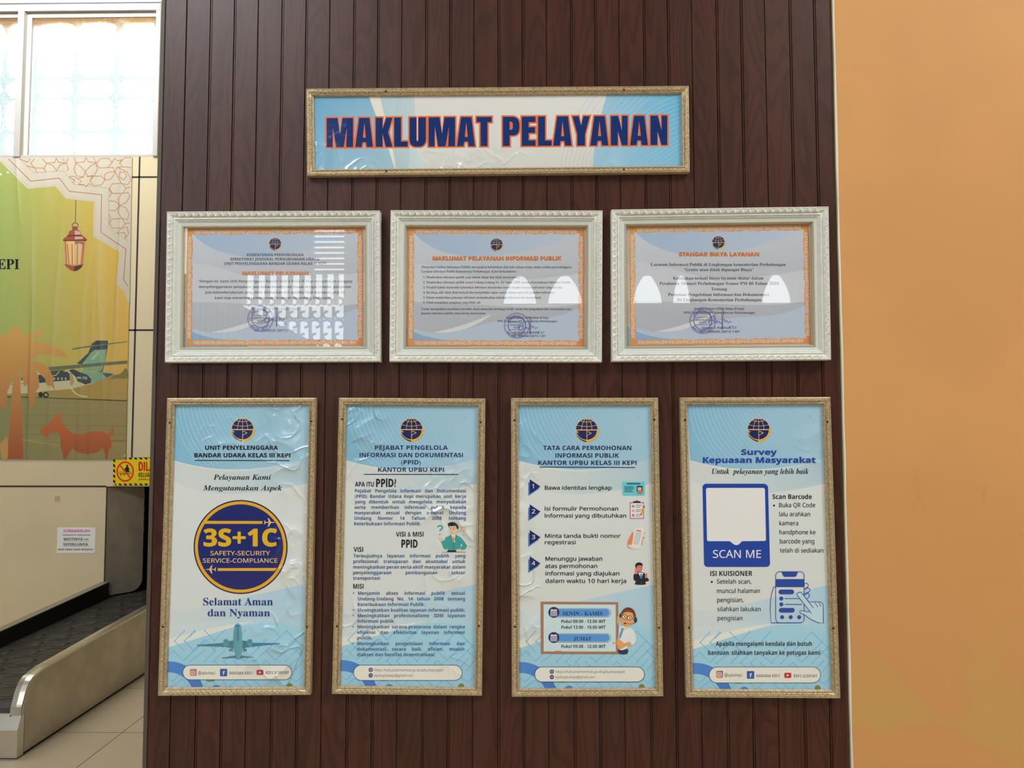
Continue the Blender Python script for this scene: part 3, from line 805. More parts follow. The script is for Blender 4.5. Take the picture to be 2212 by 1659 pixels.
def play_icon(p, x0, y0, x1, y1):
    p.poly(rrect(x0, y0, x1, y1, 12), (178, 36, 52)); cx, cy = (x0+x1)/2, (y0+y1)/2
    p.poly([(cx-10, cy-13), (cx+14, cy), (cx-10, cy+13)], (240, 235, 235))
def web_icon(p, x, y, r):
    p.ell(x, y, r, None, (44, 44, 104)); p.ring(x, y, r*.5, r*.62, (170, 170, 200)); p.line([(x-r*.6, y), (x+r*.6, y)], r*.1, (170, 170, 200)); p.ring(x, y, r*.2, r*.3, (170, 170, 200))
def mail_icon(p, x, y, r):
    p.ell(x, y, r, None, (44, 44, 104)); p.line(rrect(x-r*.5, y-r*.36, x+r*.5, y+r*.36, 2), r*.1, (180, 180, 205), closed=True); p.line([(x-r*.5, y-r*.3), (x, y+r*.08), (x+r*.5, y-r*.3)], r*.1, (180, 180, 205))

LABELS = ['gold framed poster with a round navy and yellow badge reading 3S+1C',
          'gold framed PPID poster full of blue paragraphs and a man between question marks',
          'gold framed poster of four numbered steps and a small brown bordered timetable',
          'gold framed survey poster with a blue SCAN ME card, rightmost of the lower row']
SCR = [[(366.5, 913), (672, 910), (352, 1354), (663, 1354.5)], [(739, 905), (1038.5, 912.5), (728, 1353), (1034, 1352)],
       [(1111, 908), (1413, 906.5), (1112.5, 1353.5), (1423.5, 1356)], [(1479.5, 907), (1787.5, 911), (1488.5, 1356), (1800, 1357)]]
YS = -0.0065                                     # printed sheets lie this far off the panelling
def poster(i):
    c = on_y(sum(p[0] for p in OUT[i])/4, max(p[1] for p in OUT[i]), 0)
    root = empty('framed_poster', (c[0], 0, c[2]), LABELS[i], 'poster', 'gold framed posters in the lower row')
    gold_frame(root, OUT[i], SCR[i])
    backing(root, sheet_quad(OUT[i], -5), -0.0006, YS+0.0004, M_BOARD)
    L = Layer(YS); sh = printed('sheet', root, L, None, M_FILM); poster_background(sh, i)
    return root, sh, L
def part(sh, L, name, zoom, label=None): return printed(name, sh.ob, L, zoom, M_FILM, label=label)

def poster_badge():
    root, sh, L = poster(0)
    e = part(sh, L, 'emblem', A1); emblem(e, 848, 357, 111)
    t = part(sh, L, 'heading', A1)
    t.text('UNIT PENYELENGGARA', 475, 1200, 560, 41, 'bold', INK, off=.018); t.text('BANDAR UDARA KELAS III KEPI', 367, 1322, 635, 41, 'bold', INK, off=.018)
    t.line([(373, 666), (1315, 668)], 8, INK)
    t.text('Pelayanan Kami', 557, 1130, 858, 50, 'serifbi', INK); t.text('Mengutamakan Aspek', 455, 1240, 965, 50, 'serifbi', INK)
    g = part(sh, L, 'badge', A1, 'round navy badge with a yellow ring')
    X, Y = 828, 1528
    g.ell(X, Y, 468, 468, (16, 26, 66)); g.ell(X, Y, 455, 455, (226, 158, 28)); g.ell(X, Y, 425, 425, (18, 28, 100))
    g.poly([(480, 1268), (1046, 1270), (1046, 1298), (462, 1297)], (226, 158, 28)); plane_icon(g, 1113, 1283, 55, 1, (240, 178, 110))
    g.text('3S+1C', 458, 1192, 1518, 168, 'bold', (232, 168, 12), off=.03)
    g.z = B1
    g.text('SAFETY-SECURITY', 558, 1187, 95, 45, 'sans', (240, 178, 100), off=.016); g.text('SERVICE-COMPLIANCE', 480, 1266, 173, 45, 'sans', (240, 178, 100), off=.016)
    g.poly([(637, 231), (1262, 229), (1236, 260), (637, 260)], (226, 158, 28)); plane_icon(g, 565, 244, 57, -1, (240, 178, 110))
    t = part(sh, L, 'slogan', B1); t.text('Selamat Aman', 482, 1217, 622, 78, 'serifb', (30, 44, 120), off=.004); t.text('dan Nyaman', 530, 1187, 738, 76, 'serifb', (30, 44, 120), off=.004)
    f = part(sh, L, 'aeroplane_picture', B1); c = (84, 142, 160); d = (62, 118, 140)
    f.poly([(415, 1040), (700, 1018), (760, 1000), (800, 992), (895, 992), (940, 1000), (1000, 1018), (1288, 1020), (1288, 1030), (1130, 1045), (1000, 1058), (930, 1068), (880, 1090), (820, 1090), (770, 1070), (700, 1060), (590, 1056), (420, 1052)], d)
    f.poly([(680, 1175), (800, 1155), (852, 1140), (900, 1155), (1036, 1172), (900, 1176), (852, 1195), (815, 1178), (680, 1183)], d)
    f.poly(smooth([(806, 880), (822, 825), (846, 814), (872, 825), (888, 880), (894, 990), (896, 1080), (880, 1150), (853, 1195), (826, 1150), (804, 1080), (800, 990)]), c, c2=(98, 158, 172), g=((800, 900), (890, 900)))
    f.poly(smooth([(838, 860), (850, 850), (862, 880), (860, 990), (840, 990), (834, 900)]), (70, 128, 150)); f.poly([(822, 835), (870, 835), (876, 850), (816, 850)], (60, 112, 132))
    for x in (724, 975):
        f.poly(smooth([(x-30, 1000), (x-22, 985), (x, 978), (x+20, 984), (x+27, 1003), (x+24, 1040), (x+10, 1056), (x-12, 1056), (x-27, 1036)]), c); f.ell(x, 1003, 20, 18, (74, 132, 152))
    for x in (776, 922):
        f.line([(x, 1072), (x, 1100)], 5, (60, 76, 84))
        for q in (-12, 12): f.poly(rrect(x+q-5, 1083, x+q+5, 1110, 4), (52, 66, 74))
    for x in (618, 690, 745, 1015, 1065, 965): f.line([(x, 1058), (x-3, 1075)], 4, d)
    q = part(sh, L, 'contact_strip', B1); pill(q, 265, 1250, 1420, 1410)
    photo_app_icon(q, 343, 1295, 412, 1367); f_icon(q, 660, 1292, 736, 1371); play_icon(q, 1045, 1303, 1118, 1357)
    for s, x0, x1, yb in (('@upbukepi', 430, 612, 1349), ('BANDARA KEPI', 757, 1002, 1350), ('KEPI AIRPORT', 1140, 1385, 1346)): q.text(s, x0, x1, yb, 27, 'mono', (50, 52, 56), off=.012)

def poster_ppid():
    root, sh, L = poster(1)
    e = part(sh, L, 'emblem', A2); emblem(e, 825, 357, 111)
    t = part(sh, L, 'heading', A2)
    for s, x0, x1, yb in (('PEJABAT PENGELOLA', 460, 1186, 560), ('INFORMASI DAN DOKUMENTASI', 308, 1337, 634), ('(PPID)', 722, 916, 706), ('KANTOR UPBU KEPI', 492, 1148, 780)): t.text(s, x0, x1, yb, 43, 'bold', (22, 36, 92))
    t.line([(347, 804), (1290, 806)], 8, (22, 36, 92))
    t = part(sh, L, 'body_text', A2)
    t.text('APA ITU', 262, 450, 926, 46, 'bold', INK); t.text('PPID?', 472, 672, 930, 80, 'bold', INK, off=.012)
    r = ('Keterbukaan Informasi Publik.', 663)
    for k, s in enumerate(('Pejabat Pengelola Informasi dan Dokumentasi', '(PPID) Bandar Udara Kepi merupakan unit kerja', 'yang dibentuk untuk mengelola, menyediakan', 'serta memberikan informasi publik kepada', 'masyarakat sesuai dengan amanat Undang', 'Undang Nomor 14 Tahun 2008 tentang')):
        t.text(s, 261-k*.9, 1366, 985+k*54.5, 33, 'bold', BODY, just=True, ref=r)
    t.text(r[0], 254, 917, 1312, 33, 'bold', BODY)
    t.text('VISI & MISI', 670, 944, 1424, 47, 'bold', INK); t.text('PPID', 724, 885, 1535, 80, 'bold', INK, off=.012); t.text('VISI', 248, 343, 1576, 48, 'bold', INK)
    t.z = B2; r = ('Keterbukaan Informasi Publik;', 704)
    for k, s in enumerate(('Terwujudnya layanan informasi publik yang', 'profesional, transparan dan akuntabel untuk', 'meningkatkan peran serta aktif masyarakat dalam', 'penyelenggaraan pembangunan sektor')):
        t.text(s, 261-k, 1441, 118+k*59, 35, 'bold', BODY, just=True, ref=r)
    t.text('transportasi', 257, 540, 353, 35, 'bold', BODY); t.text('MISI', 258, 367, 447, 50, 'bold', INK)
    for x0, x1, yb, s, j in ((310, 1436, 512, 'Menjamin akses informasi publik sesuai', 1), (308, 1437, 571, 'Undang-Undang No. 14 tahun 2008 tentang', 1), (307, 1012, 630, 'Keterbukaan Informasi Publik;', 0),
                             (306, 1436, 690, 'Meningkatkan kualitas layanan informasi publik;', 0), (306, 1436, 748, 'Meningkatkan profesionalisme SDM layanan', 1), (303, 695, 806, 'informasi publik;', 0),
                             (303, 1434, 866, 'Meningkatkan sarana-prasarana dalam rangka', 1), (302, 1433, 925, 'efisiensi dan efektivitas layanan informasi', 1), (301, 458, 982, 'publik;', 0),
                             (301, 1432, 1043, 'Meningkatkan pengelolaan informasi dan', 1), (300, 1431, 1101, 'dokumentasi secara baik, efisien, mudah', 1), (299, 1122, 1159, 'diakses dan bersifat desentralisasi;', 0)):
        t.text(s, x0, x1, yb, 35, 'bold', BODY, just=bool(j), ref=r if j else None)
    for x, y in ((263, 494), (261, 672), (260, 729), (257, 848), (255, 1023)): t.ell(x, y, 7, None, BODY)
    m = part(sh, L, 'puzzled_man_picture', A2, 'clip art of a man in a teal waistcoat between two question marks')
    sk, tl, dk, hr = (232, 184, 150), (52, 150, 148), (24, 62, 70), (22, 28, 40)
    m.poly(smooth([(1160, 1440), (1185, 1430), (1195, 1500), (1180, 1545), (1150, 1548), (1128, 1500), (1118, 1462), (1150, 1452), (1160, 1485)]), tl)
    m.poly(smooth([(1086, 1432), (1112, 1440), (1118, 1422), (1128, 1436), (1146, 1440), (1148, 1462), (1122, 1470), (1100, 1452)]), sk)
    m.poly([(1168, 1436), (1182, 1424), (1225, 1405), (1262, 1405), (1304, 1426), (1314, 1500), (1308, 1578), (1180, 1578), (1192, 1510)], tl)
    m.poly([(1296, 1420), (1318, 1434), (1346, 1468), (1376, 1512), (1372, 1532), (1350, 1556), (1318, 1552), (1314, 1528), (1334, 1512), (1306, 1482)], tl); m.line([(1308, 1470), (1310, 1500)], 2.5, dk)
    m.poly([(1184, 1560), (1308, 1560), (1308, 1578), (1180, 1578)], (24, 40, 60))
    m.poly([(1222, 1408), (1262, 1404), (1256, 1480), (1236, 1480)], (238, 234, 224)); m.poly([(1232, 1425), (1250, 1425), (1254, 1462), (1242, 1480), (1230, 1462)], (222, 150, 60))
    m.line([(1212, 1410), (1240, 1482), (1276, 1408)], 4, dk); m.line([(1242, 1490), (1242, 1574)], 2.5, dk)
    for y in (1500, 1524, 1548): m.ell(1247, y, 4, None, dk)
    m.poly(smooth([(1270, 1556), (1300, 1548), (1322, 1556), (1316, 1576), (1276, 1576)]), sk)
    m.poly(smooth([(1200, 1320), (1240, 1308), (1282, 1330), (1284, 1360), (1262, 1392), (1236, 1400), (1210, 1384), (1200, 1352)]), sk); m.ell(1282, 1358, 9, 13, sk)
    m.poly(smooth([(1190, 1312), (1186, 1296), (1206, 1284), (1232, 1280), (1256, 1284), (1280, 1304), (1292, 1328), (1286, 1352), (1274, 1340), (1262, 1318), (1230, 1322), (1206, 1318), (1200, 1336)]), hr)
    for x in (1216, 1244): m.ell(x, 1354, 4, None, hr); m.line([(x-9, 1340), (x+8, 1337)], 4, hr)
    m.line([(1229, 1352), (1225, 1368), (1232, 1370)], 2.5, (180, 120, 90)); m.line([(1218, 1384), (1240, 1383)], 3, (140, 80, 60))
    m.line([(1130, 1578), (1364, 1578)], 3, hr)
    for X, Y, c in ((1106, 1335, (52, 146, 150)), (1340, 1345, (236, 186, 130))):
        m.line(arc(X, Y, 24, 20, 190, 400, 14)+[(X+2, Y+24), (X, Y+38)], 11, c); m.ell(X+1, Y+66 if X < 1200 else Y+64, 7, None, c)
    q = part(sh, L, 'contact_strip', B2); pill(q, 260, 1250, 1410, 1417); web_icon(q, 443, 1303, 23); mail_icon(q, 443, 1361, 23)
    q.text('https://hubud.kemenhub.go.id/upbu/kepi/ppid', 483, 1202, 1319, 27, 'sans', (58, 62, 72)); q.text('ppidupbukepi@gmail.com', 483, 888, 1375, 27, 'sans', (58, 62, 72))

def poster_steps():
    root, sh, L = poster(2)
    e = part(sh, L, 'emblem', A3); emblem(e, 818, 361, 111)
    t = part(sh, L, 'heading', A3)
    for s, x0, x1, yb in (('TATA CARA PERMOHONAN', 385, 1262, 563), ('INFORMASI PUBLIK', 506, 1138, 638), ('KANTOR UPBU KELAS III KEPI', 335, 1313, 711)): t.text(s, x0, x1, yb, 43, 'bold', (20, 32, 80))
    t.line([(348, 732), (1298, 737)], 8, (16, 28, 76))
    for k, (y, lines) in enumerate(((0, [('Bawa identitas lengkap', 400, 1065, 957)]), (250, [('Isi formulir Permohonan', 400, 1130, 1165), ('Informasi yang dibutuhkan', 400, 1210, 1235)]),
                                    (506, [('Minta tanda bukti nomor', 402, 1155, 1436), ('regestrasi', 400, 708, 1500)]),
                                    (766, [('Menunggu jawaban', 430, 1030, 152), ('atas permohonan', 428, 977, 229), ('informasi yang diajukan', 430, 1210, 307), ('dalam waktu 10 hari kerja', 430, 1283, 386)]))):
        s = part(sh, L, 'step', A3)
        s.poly([(236, 880+y), (342, 948+y), (236, 1020+y)], (58, 112, 176)); s.poly([(250, 853+y), (358, 926+y), (250, 999+y)], (18, 26, 92))
        s.text(str(k+1), 270 if k else 273, 305 if k else 292, 944+y, 42, 'sans', (225, 228, 240), off=.01)
        if k == 3: s.z = B3
        for q in lines: s.text(q[0], q[1], q[2], q[3], 38 if k < 3 else 42, 'sans', INK, off=.022)
    c = part(sh, L, 'identity_card_picture', A3)
    c.poly(rrect(1173, 880, 1396, 1016, 14), (98, 190, 200)); c.poly(rrect(1214, 890, 1352, 907, 8), (28, 106, 126))
    for k, (x0, x1) in enumerate(((1190, 1282), (1190, 1292), (1190, 1284), (1190, 1268), (1190, 1282))): c.poly(rrect(x0, 922+13*k, x1, 930+13*k, 4), (28, 106, 126))
    c.poly(rrect(1312, 918, 1376, 988, 8), (34, 110, 130)); c.poly(smooth([(1318, 986), (1326, 966), (1344, 958), (1364, 966), (1372, 986)]), (226, 96, 60)); c.ell(1344, 945, 18, 22, (240, 176, 120)); c.poly(smooth([(1322, 945), (1326, 926), (1344, 918), (1364, 926), (1368, 946), (1358, 934), (1332, 934)]), (40, 30, 40)); c.poly(rrect(1322, 991, 1370, 999, 4), (28, 106, 126))
    c = part(sh, L, 'clipboard_picture', A3)
    c.poly([(1248, 1084), (1386, 1084), (1386, 1246), (1248, 1246)], (182, 60, 84)); c.poly([(1254, 1092), (1380, 1092), (1380, 1240), (1254, 1240)], (226, 226, 222)); c.poly(rrect(1280, 1072, 1352, 1088, 5), (32, 40, 52)); c.ring(1316, 1074, 6, 11, (32, 40, 52))
    for k, q in enumerate(((70, 100, 170), (224, 130, 50), (176, 40, 80))):
        y = 1112+k*45; c.poly([(1268, y), (1292, y), (1292, y+22), (1268, y+22)], q); c.line([(1273, y+10), (1279, y+16), (1289, y+4)], 3, WHITEC)
        for d in (0, 18): c.line([(1306, y+d+1), (1368 if d == 0 else 1350, y+d+1)], 5, (70, 78, 92))
    c.poly([(1376, 1126), (1396, 1132), (1372, 1204), (1356, 1216), (1354, 1196)], (234, 150, 40)); c.poly([(1378, 1118), (1398, 1124), (1394, 1136), (1374, 1130)], (60, 90, 150)); c.poly([(1354, 1198), (1368, 1206), (1356, 1218)], (50, 44, 40))
    c = part(sh, L, 'receipt_in_hand_picture', A3)
    c.poly(smooth([(1270, 1384), (1284, 1390), (1290, 1470), (1268, 1520), (1280, 1544), (1240, 1538), (1222, 1512), (1226, 1470), (1250, 1420)]), (226, 128, 84))
    for X, Y in ((1380, 1388), (1376, 1436), (1362, 1468), (1358, 1494)): c.ell(X, Y, 17, 13, (230, 136, 92))
    c.poly(smooth([(1296, 1342), (1388, 1350), (1372, 1440), (1340, 1548), (1250, 1536), (1232, 1504), (1262, 1510), (1280, 1430)], n=3), (230, 230, 224)); c.poly(smooth([(1234, 1504), (1290, 1518), (1344, 1524), (1336, 1550), (1262, 1540)]), (206, 208, 202))
    c.poly([(1310, 1358), (1360, 1366), (1358, 1376), (1308, 1368)], (196, 60, 60))
    for k in range(10): c.line([(1302-k*2.6, 1384+k*12), (1364-k*3.2, 1392+k*12)], 3, (84, 104, 130))
    c = part(sh, L, 'telephoning_man_picture', B3, 'clip art of a man in a black suit holding a phone to his ear')
    c.poly(smooth([(1362, 300), (1385, 282), (1400, 268), (1470, 280), (1490, 320), (1518, 345), (1516, 366), (1482, 376), (1486, 402), (1378, 402), (1384, 372), (1362, 352)], n=4), (20, 24, 36))
    c.poly([(1408, 276), (1462, 280), (1440, 348)], (226, 226, 226)); c.poly([(1430, 292), (1446, 292), (1452, 330), (1440, 348), (1428, 330)], (44, 130, 170))
    c.poly(smooth([(1388, 210), (1448, 196), (1452, 240), (1436, 268), (1412, 268), (1392, 246)]), (224, 116, 108)); c.poly(smooth([(1378, 214), (1384, 184), (1420, 170), (1452, 184), (1452, 206), (1430, 200), (1398, 206), (1390, 232)]), (16, 18, 26))
    c.poly(smooth([(1374, 250), (1388, 232), (1402, 252), (1398, 292), (1380, 290)]), (226, 120, 110)); c.poly(smooth([(1480, 332), (1484, 296), (1498, 280), (1504, 300), (1502, 330)]), (226, 120, 110))
    for x in (1414, 1438): c.ell(x, 224, 3.4, None, (20, 20, 26)); c.line([(x-8, 214), (x+7, 212)], 3, (20, 20, 26))
    c.line([(1424, 252), (1440, 251)], 3, (140, 40, 40)); c.ell(1444, 388, 3, None, (200, 200, 200))
    bd = part(sh, L, 'timetable', B3, 'printed board with a brown border and opening hours')
    bd.poly([(382, 585), (1197, 591), (1200, 1136), (384, 1132)], (142, 96, 70)); bd.poly([(390, 593), (1190, 599), (1192, 1128), (392, 1124)], (166, 116, 84)); bd.poly([(404, 604), (1178, 609), (1180, 1116), (406, 1114)], (150, 104, 78)); bd.poly([(411, 612), (1171, 615), (1173, 1110), (412, 1108)], (186, 209, 217))
    for y, s, x0, x1 in ((0, 'SENIN - KAMIS', 613, 1030), (265, 'JUMAT', 728, 914)):
        bd.poly(rrect(520, 655+y, 1122, 749+y, 46, 10), (24, 52, 120)); bd.poly(rrect(524, 659+y, 1118, 745+y, 43, 10), (190, 212, 224)); bd.poly(rrect(530, 662+y, 1108, 741+y, 39, 10), (76, 138, 204)); bd.ell(519, 697+y, 58, 58, (20, 28, 92))
        bd.poly(rrect(484, 668+y, 552, 736+y, 7), (230, 232, 236)); bd.poly([(484, 682+y), (552, 682+y), (552, 688+y), (484, 688+y)], (20, 28, 92))
        for r in range(3):
            for q in range(4): bd.poly(rrect(490+q*15, 694+y+r*14, 501+q*15, 704+y+r*14, 2), (36, 44, 100))
        for x in (498, 538): bd.poly(rrect(x-3, 660+y, x+3, 674+y, 2), (230, 232, 236))
        bd.text(s, x0, x1, 728+y, 38, 'serifb', (20, 30, 76))
    for s, yb in (('Pukul 09.00 - 12.00 WIT', 808), ('Pukul 13.00 - 15.00 WIT', 870), ('Pukul 09.00 - 12.00 WIT', 1072)): bd.text(s, 595, 1066, yb, 33, 'boldi', INK)
    bd.poly([(530, 1102), (603, 1102), (603, 1108), (530, 1108)], (196, 120, 110))
    m = part(sh, L, 'headset_man_picture', B3, 'clip art of a smiling man with glasses and a headset')
    sk, hr = (226, 152, 90), (112, 56, 36)
    m.poly(smooth([(1204, 1076), (1292, 1070), (1294, 1134), (1204, 1132)], n=2), (24, 42, 72)); m.poly([(1204, 1070), (1292, 1066), (1292, 1086), (1204, 1094)], (150, 100, 60))
    m.poly(smooth([(1206, 866), (1246, 840), (1310, 846), (1362, 890), (1386, 960), (1380, 1010), (1340, 1042), (1322, 1010), (1292, 1016), (1294, 1074), (1204, 1080)], n=4), (208, 222, 232))
    m.poly([(1234, 862), (1262, 864), (1252, 886), (1226, 964), (1206, 986), (1206, 940)], (92, 150, 184))
    m.line([(1212, 850), (1240, 868), (1268, 880), (1304, 856), (1326, 862)], 4, (120, 140, 160))
    m.poly(smooth([(1240, 700), (1290, 680), (1350, 706), (1366, 760), (1346, 810), (1308, 848), (1266, 850), (1236, 816), (1228, 760)]), sk)
    m.poly(smooth([(1238, 712), (1250, 668), (1300, 644), (1350, 662), (1376, 704), (1372, 756), (1358, 744), (1346, 704), (1290, 692), (1254, 706), (1244, 740)]), hr)
    m.line(bez((1222, 740), (1224, 640), (1370, 610), (1386, 760), 18), 6, (40, 46, 56)); m.ell(1222, 732, 12, 22, (38, 44, 54)); m.ell(1380, 778, 17, 28, (38, 44, 54)); m.line(bez((1384, 800), (1350, 830), (1310, 816), (1278, 812), 8), 4, (40, 46, 56)); m.ell(1270, 814, 14, 8, (50, 26, 26))
    for x, y in ((1264, 744), (1318, 756)):
        m.ell(x, y, 19, 15, (238, 226, 216)); m.ell(x+2, y, 8, None, (60, 40, 30)); m.line(arc(x, y, 26, 22), 5, (30, 30, 36), closed=True)
    m.line([(1290, 748), (1294, 750)], 5, (30, 30, 36)); m.line([(1344, 760), (1372, 764)], 5, (30, 30, 36)); m.poly(smooth([(1286, 756), (1296, 782), (1278, 784)]), (206, 130, 74))
    m.poly(smooth([(1186, 744), (1208, 746), (1212, 790), (1200, 818), (1184, 806)]), sk)
    m.poly(smooth([(1136, 1014), (1180, 1012), (1184, 984), (1222, 990), (1262, 1022), (1318, 1006), (1332, 1040), (1268, 1058), (1232, 1082), (1196, 1076), (1182, 1030), (1140, 1028)], n=4), sk)
    for y in (1040, 1056): m.line([(1188, y), (1214, y+2)], 3, (196, 120, 66))
    q = part(sh, L, 'contact_strip', B3); pill(q, 315, 1270, 1476, 1432); web_icon(q, 498, 1322, 23); mail_icon(q, 498, 1379, 23)
    q.text('https://hubud.kemenhub.go.id/upbu/kepi/ppid', 540, 1265, 1336, 27, 'sans', (58, 62, 72)); q.text('ppidupbukepi@gmail.com', 540, 950, 1392, 27, 'sans', (58, 62, 72))

def poster_survey():
    root, sh, L = poster(3)
    BL = (30, 66, 150)
    e = part(sh, L, 'emblem', A4); emblem(e, 824, 357, 112)
    t = part(sh, L, 'heading', A4)
    t.text('Survey', 650, 1006, 610, 53, 'bold', BL, off=.04); t.text('Kepuasan Masyarakat', 268, 1392, 690, 55, 'bold', BL, off=.04)
    t.text('Untuk  pelayanan yang lebih baik', 360, 1322, 800, 52, 'serifbi', INK, off=-.006)
    c = part(sh, L, 'scan_card', A4, 'blue card with a blank white field and the words SCAN ME')
    c.poly(smooth([(300, 898), (880, 898)], False, 2)+arc(878, 940, 40, 40, -90, 0)+arc(901, 1690, 36, 36, 0, 90)+arc(316, 1690, 36, 36, 90, 180)+[(266, 940)]+arc(304, 938, 40, 40, 180, 270), (22, 62, 152))
    c.poly([(312, 940), (874, 940), (886, 952), (897, 1456), (886, 1468), (660, 1470), (622, 1505), (602, 1510), (580, 1504), (536, 1470), (322, 1470), (310, 1460), (300, 952)], (222, 221, 212))
    c.z = B4; c.text('SCAN ME', 390, 898, 122, 82, 'sans', (228, 232, 238), off=.008)
    t = part(sh, L, 'scan_instructions', A4); K = (18, 24, 34)
    t.text('Scan Barcode', 962, 1353, 1050, 46, 'bold', K); t.ell(977, 1115, 10, None, K)
    for s, x1, yb, x0 in (('Buka QR Code', 1387, 1132, 1027), ('lalu arahkan', 1337, 1222, 1029), ('kamera', 1218, 1312, 1030), ('handphone ke', 1390, 1402, 1031), ('barcode yang', 1378, 1492, 1035), ('telah di sediakan', 1468, 1583, 1037)): t.text(s, x0, x1, yb, 43, 'sans', K, off=.008)
    t = part(sh, L, 'questionnaire_instructions', B4)
    t.text('ISI KUISIONER', 363, 806, 312, 52, 'bold', K); t.ell(378, 376, 11, None, K)
    for s, x0, x1, yb in (('Setelah scan,', 432, 795, 394), ('muncul halaman', 433, 885, 492), ('pengisian,', 434, 713, 588), ('silahkan lakukan', 438, 893, 684), ('pengisian', 439, 702, 780)): t.text(s, x0, x1, yb, 46, 'sans', K, off=.008)
    t = part(sh, L, 'help_note', B4); t.text('Apabila mengalami kendala dan butuh', 421, 1433, 1050, 46, 'bold', K); t.text('bantuan, silahkan tanyakan ke petugas kami', 340, 1520, 1144, 46, 'bold', K)
    h = part(sh, L, 'phone_in_hand_picture', B4, 'blue line drawing of a finger tapping a phone'); W_ = 7; P_ = (206, 215, 216)
    h.line([(1052, 424), (1030, 432), (1012, 490), (996, 580), (994, 680), (1004, 808), (1320, 808)], W_, BL)
    for X, Y in ((1375, 412), (1392, 462), (1388, 520)):
        h.line([(1352, Y-10 if Y < 420 else Y-6)]+arc(X, Y, 20, 24, -150, 90, 10)+[(1350, Y+40)], W_, BL)
    h.line(rrect(1052, 268, 1352, 806, 42), W_, BL, closed=True)
    h.poly([(1112, 270), (1288, 270), (1270, 312), (1256, 322), (1144, 322), (1130, 312)], BL); h.poly([(1052, 346), (1350, 346), (1351, 430), (1053, 430)], BL)
    h.poly(rrect(1082, 456, 1246, 506, 25), BL); h.poly(rrect(1086, 650, 1252, 699, 24), BL)
    for X, Y in ((1111, 551), (1112, 612), (1120, 747), (1210, 747), (1300, 747)): h.ell(X, Y, 21, None, BL)
    h.line([(1146, 551), (1300, 551)], W_, BL); h.line([(1148, 612), (1328, 613)], W_, BL)
    hand = [(1276, 512), (1284, 492), (1306, 484), (1326, 494), (1408, 596)]+[(1424, 584), (1446, 588), (1466, 582), (1488, 590), (1506, 588), (1530, 590), (1548, 606), (1552, 640), (1554, 810), (1500, 806), (1420, 770), (1360, 724), (1310, 702), (1306, 686), (1322, 676), (1380, 692), (1408, 690)]
    h.poly(hand, (176, 203, 214)); h.line(hand, W_, BL); h.line([(1430, 708), (1276, 512)], W_, BL)
    for l in ([(1408, 596), (1452, 652)], [(1462, 590), (1496, 640)], [(1506, 590), (1528, 632)]): h.line(l, W_, BL)
    q = part(sh, L, 'contact_strip', B4); pill(q, 348, 1270, 1527, 1442)
    photo_app_icon(q, 424, 1312, 496, 1388); f_icon(q, 748, 1315, 826, 1396); play_icon(q, 1142, 1333, 1216, 1388)
    for s, x0, x1, yb in (('@upbukepi', 513, 702, 1371), ('BANDARA KEPI', 848, 1097, 1379), ('KEPI AIRPORT', 1240, 1490, 1381)): q.text(s, x0, x1, yb, 28, 'mono', (50, 52, 56), off=.012)
poster_badge(); poster_ppid(); poster_steps(); poster_survey()

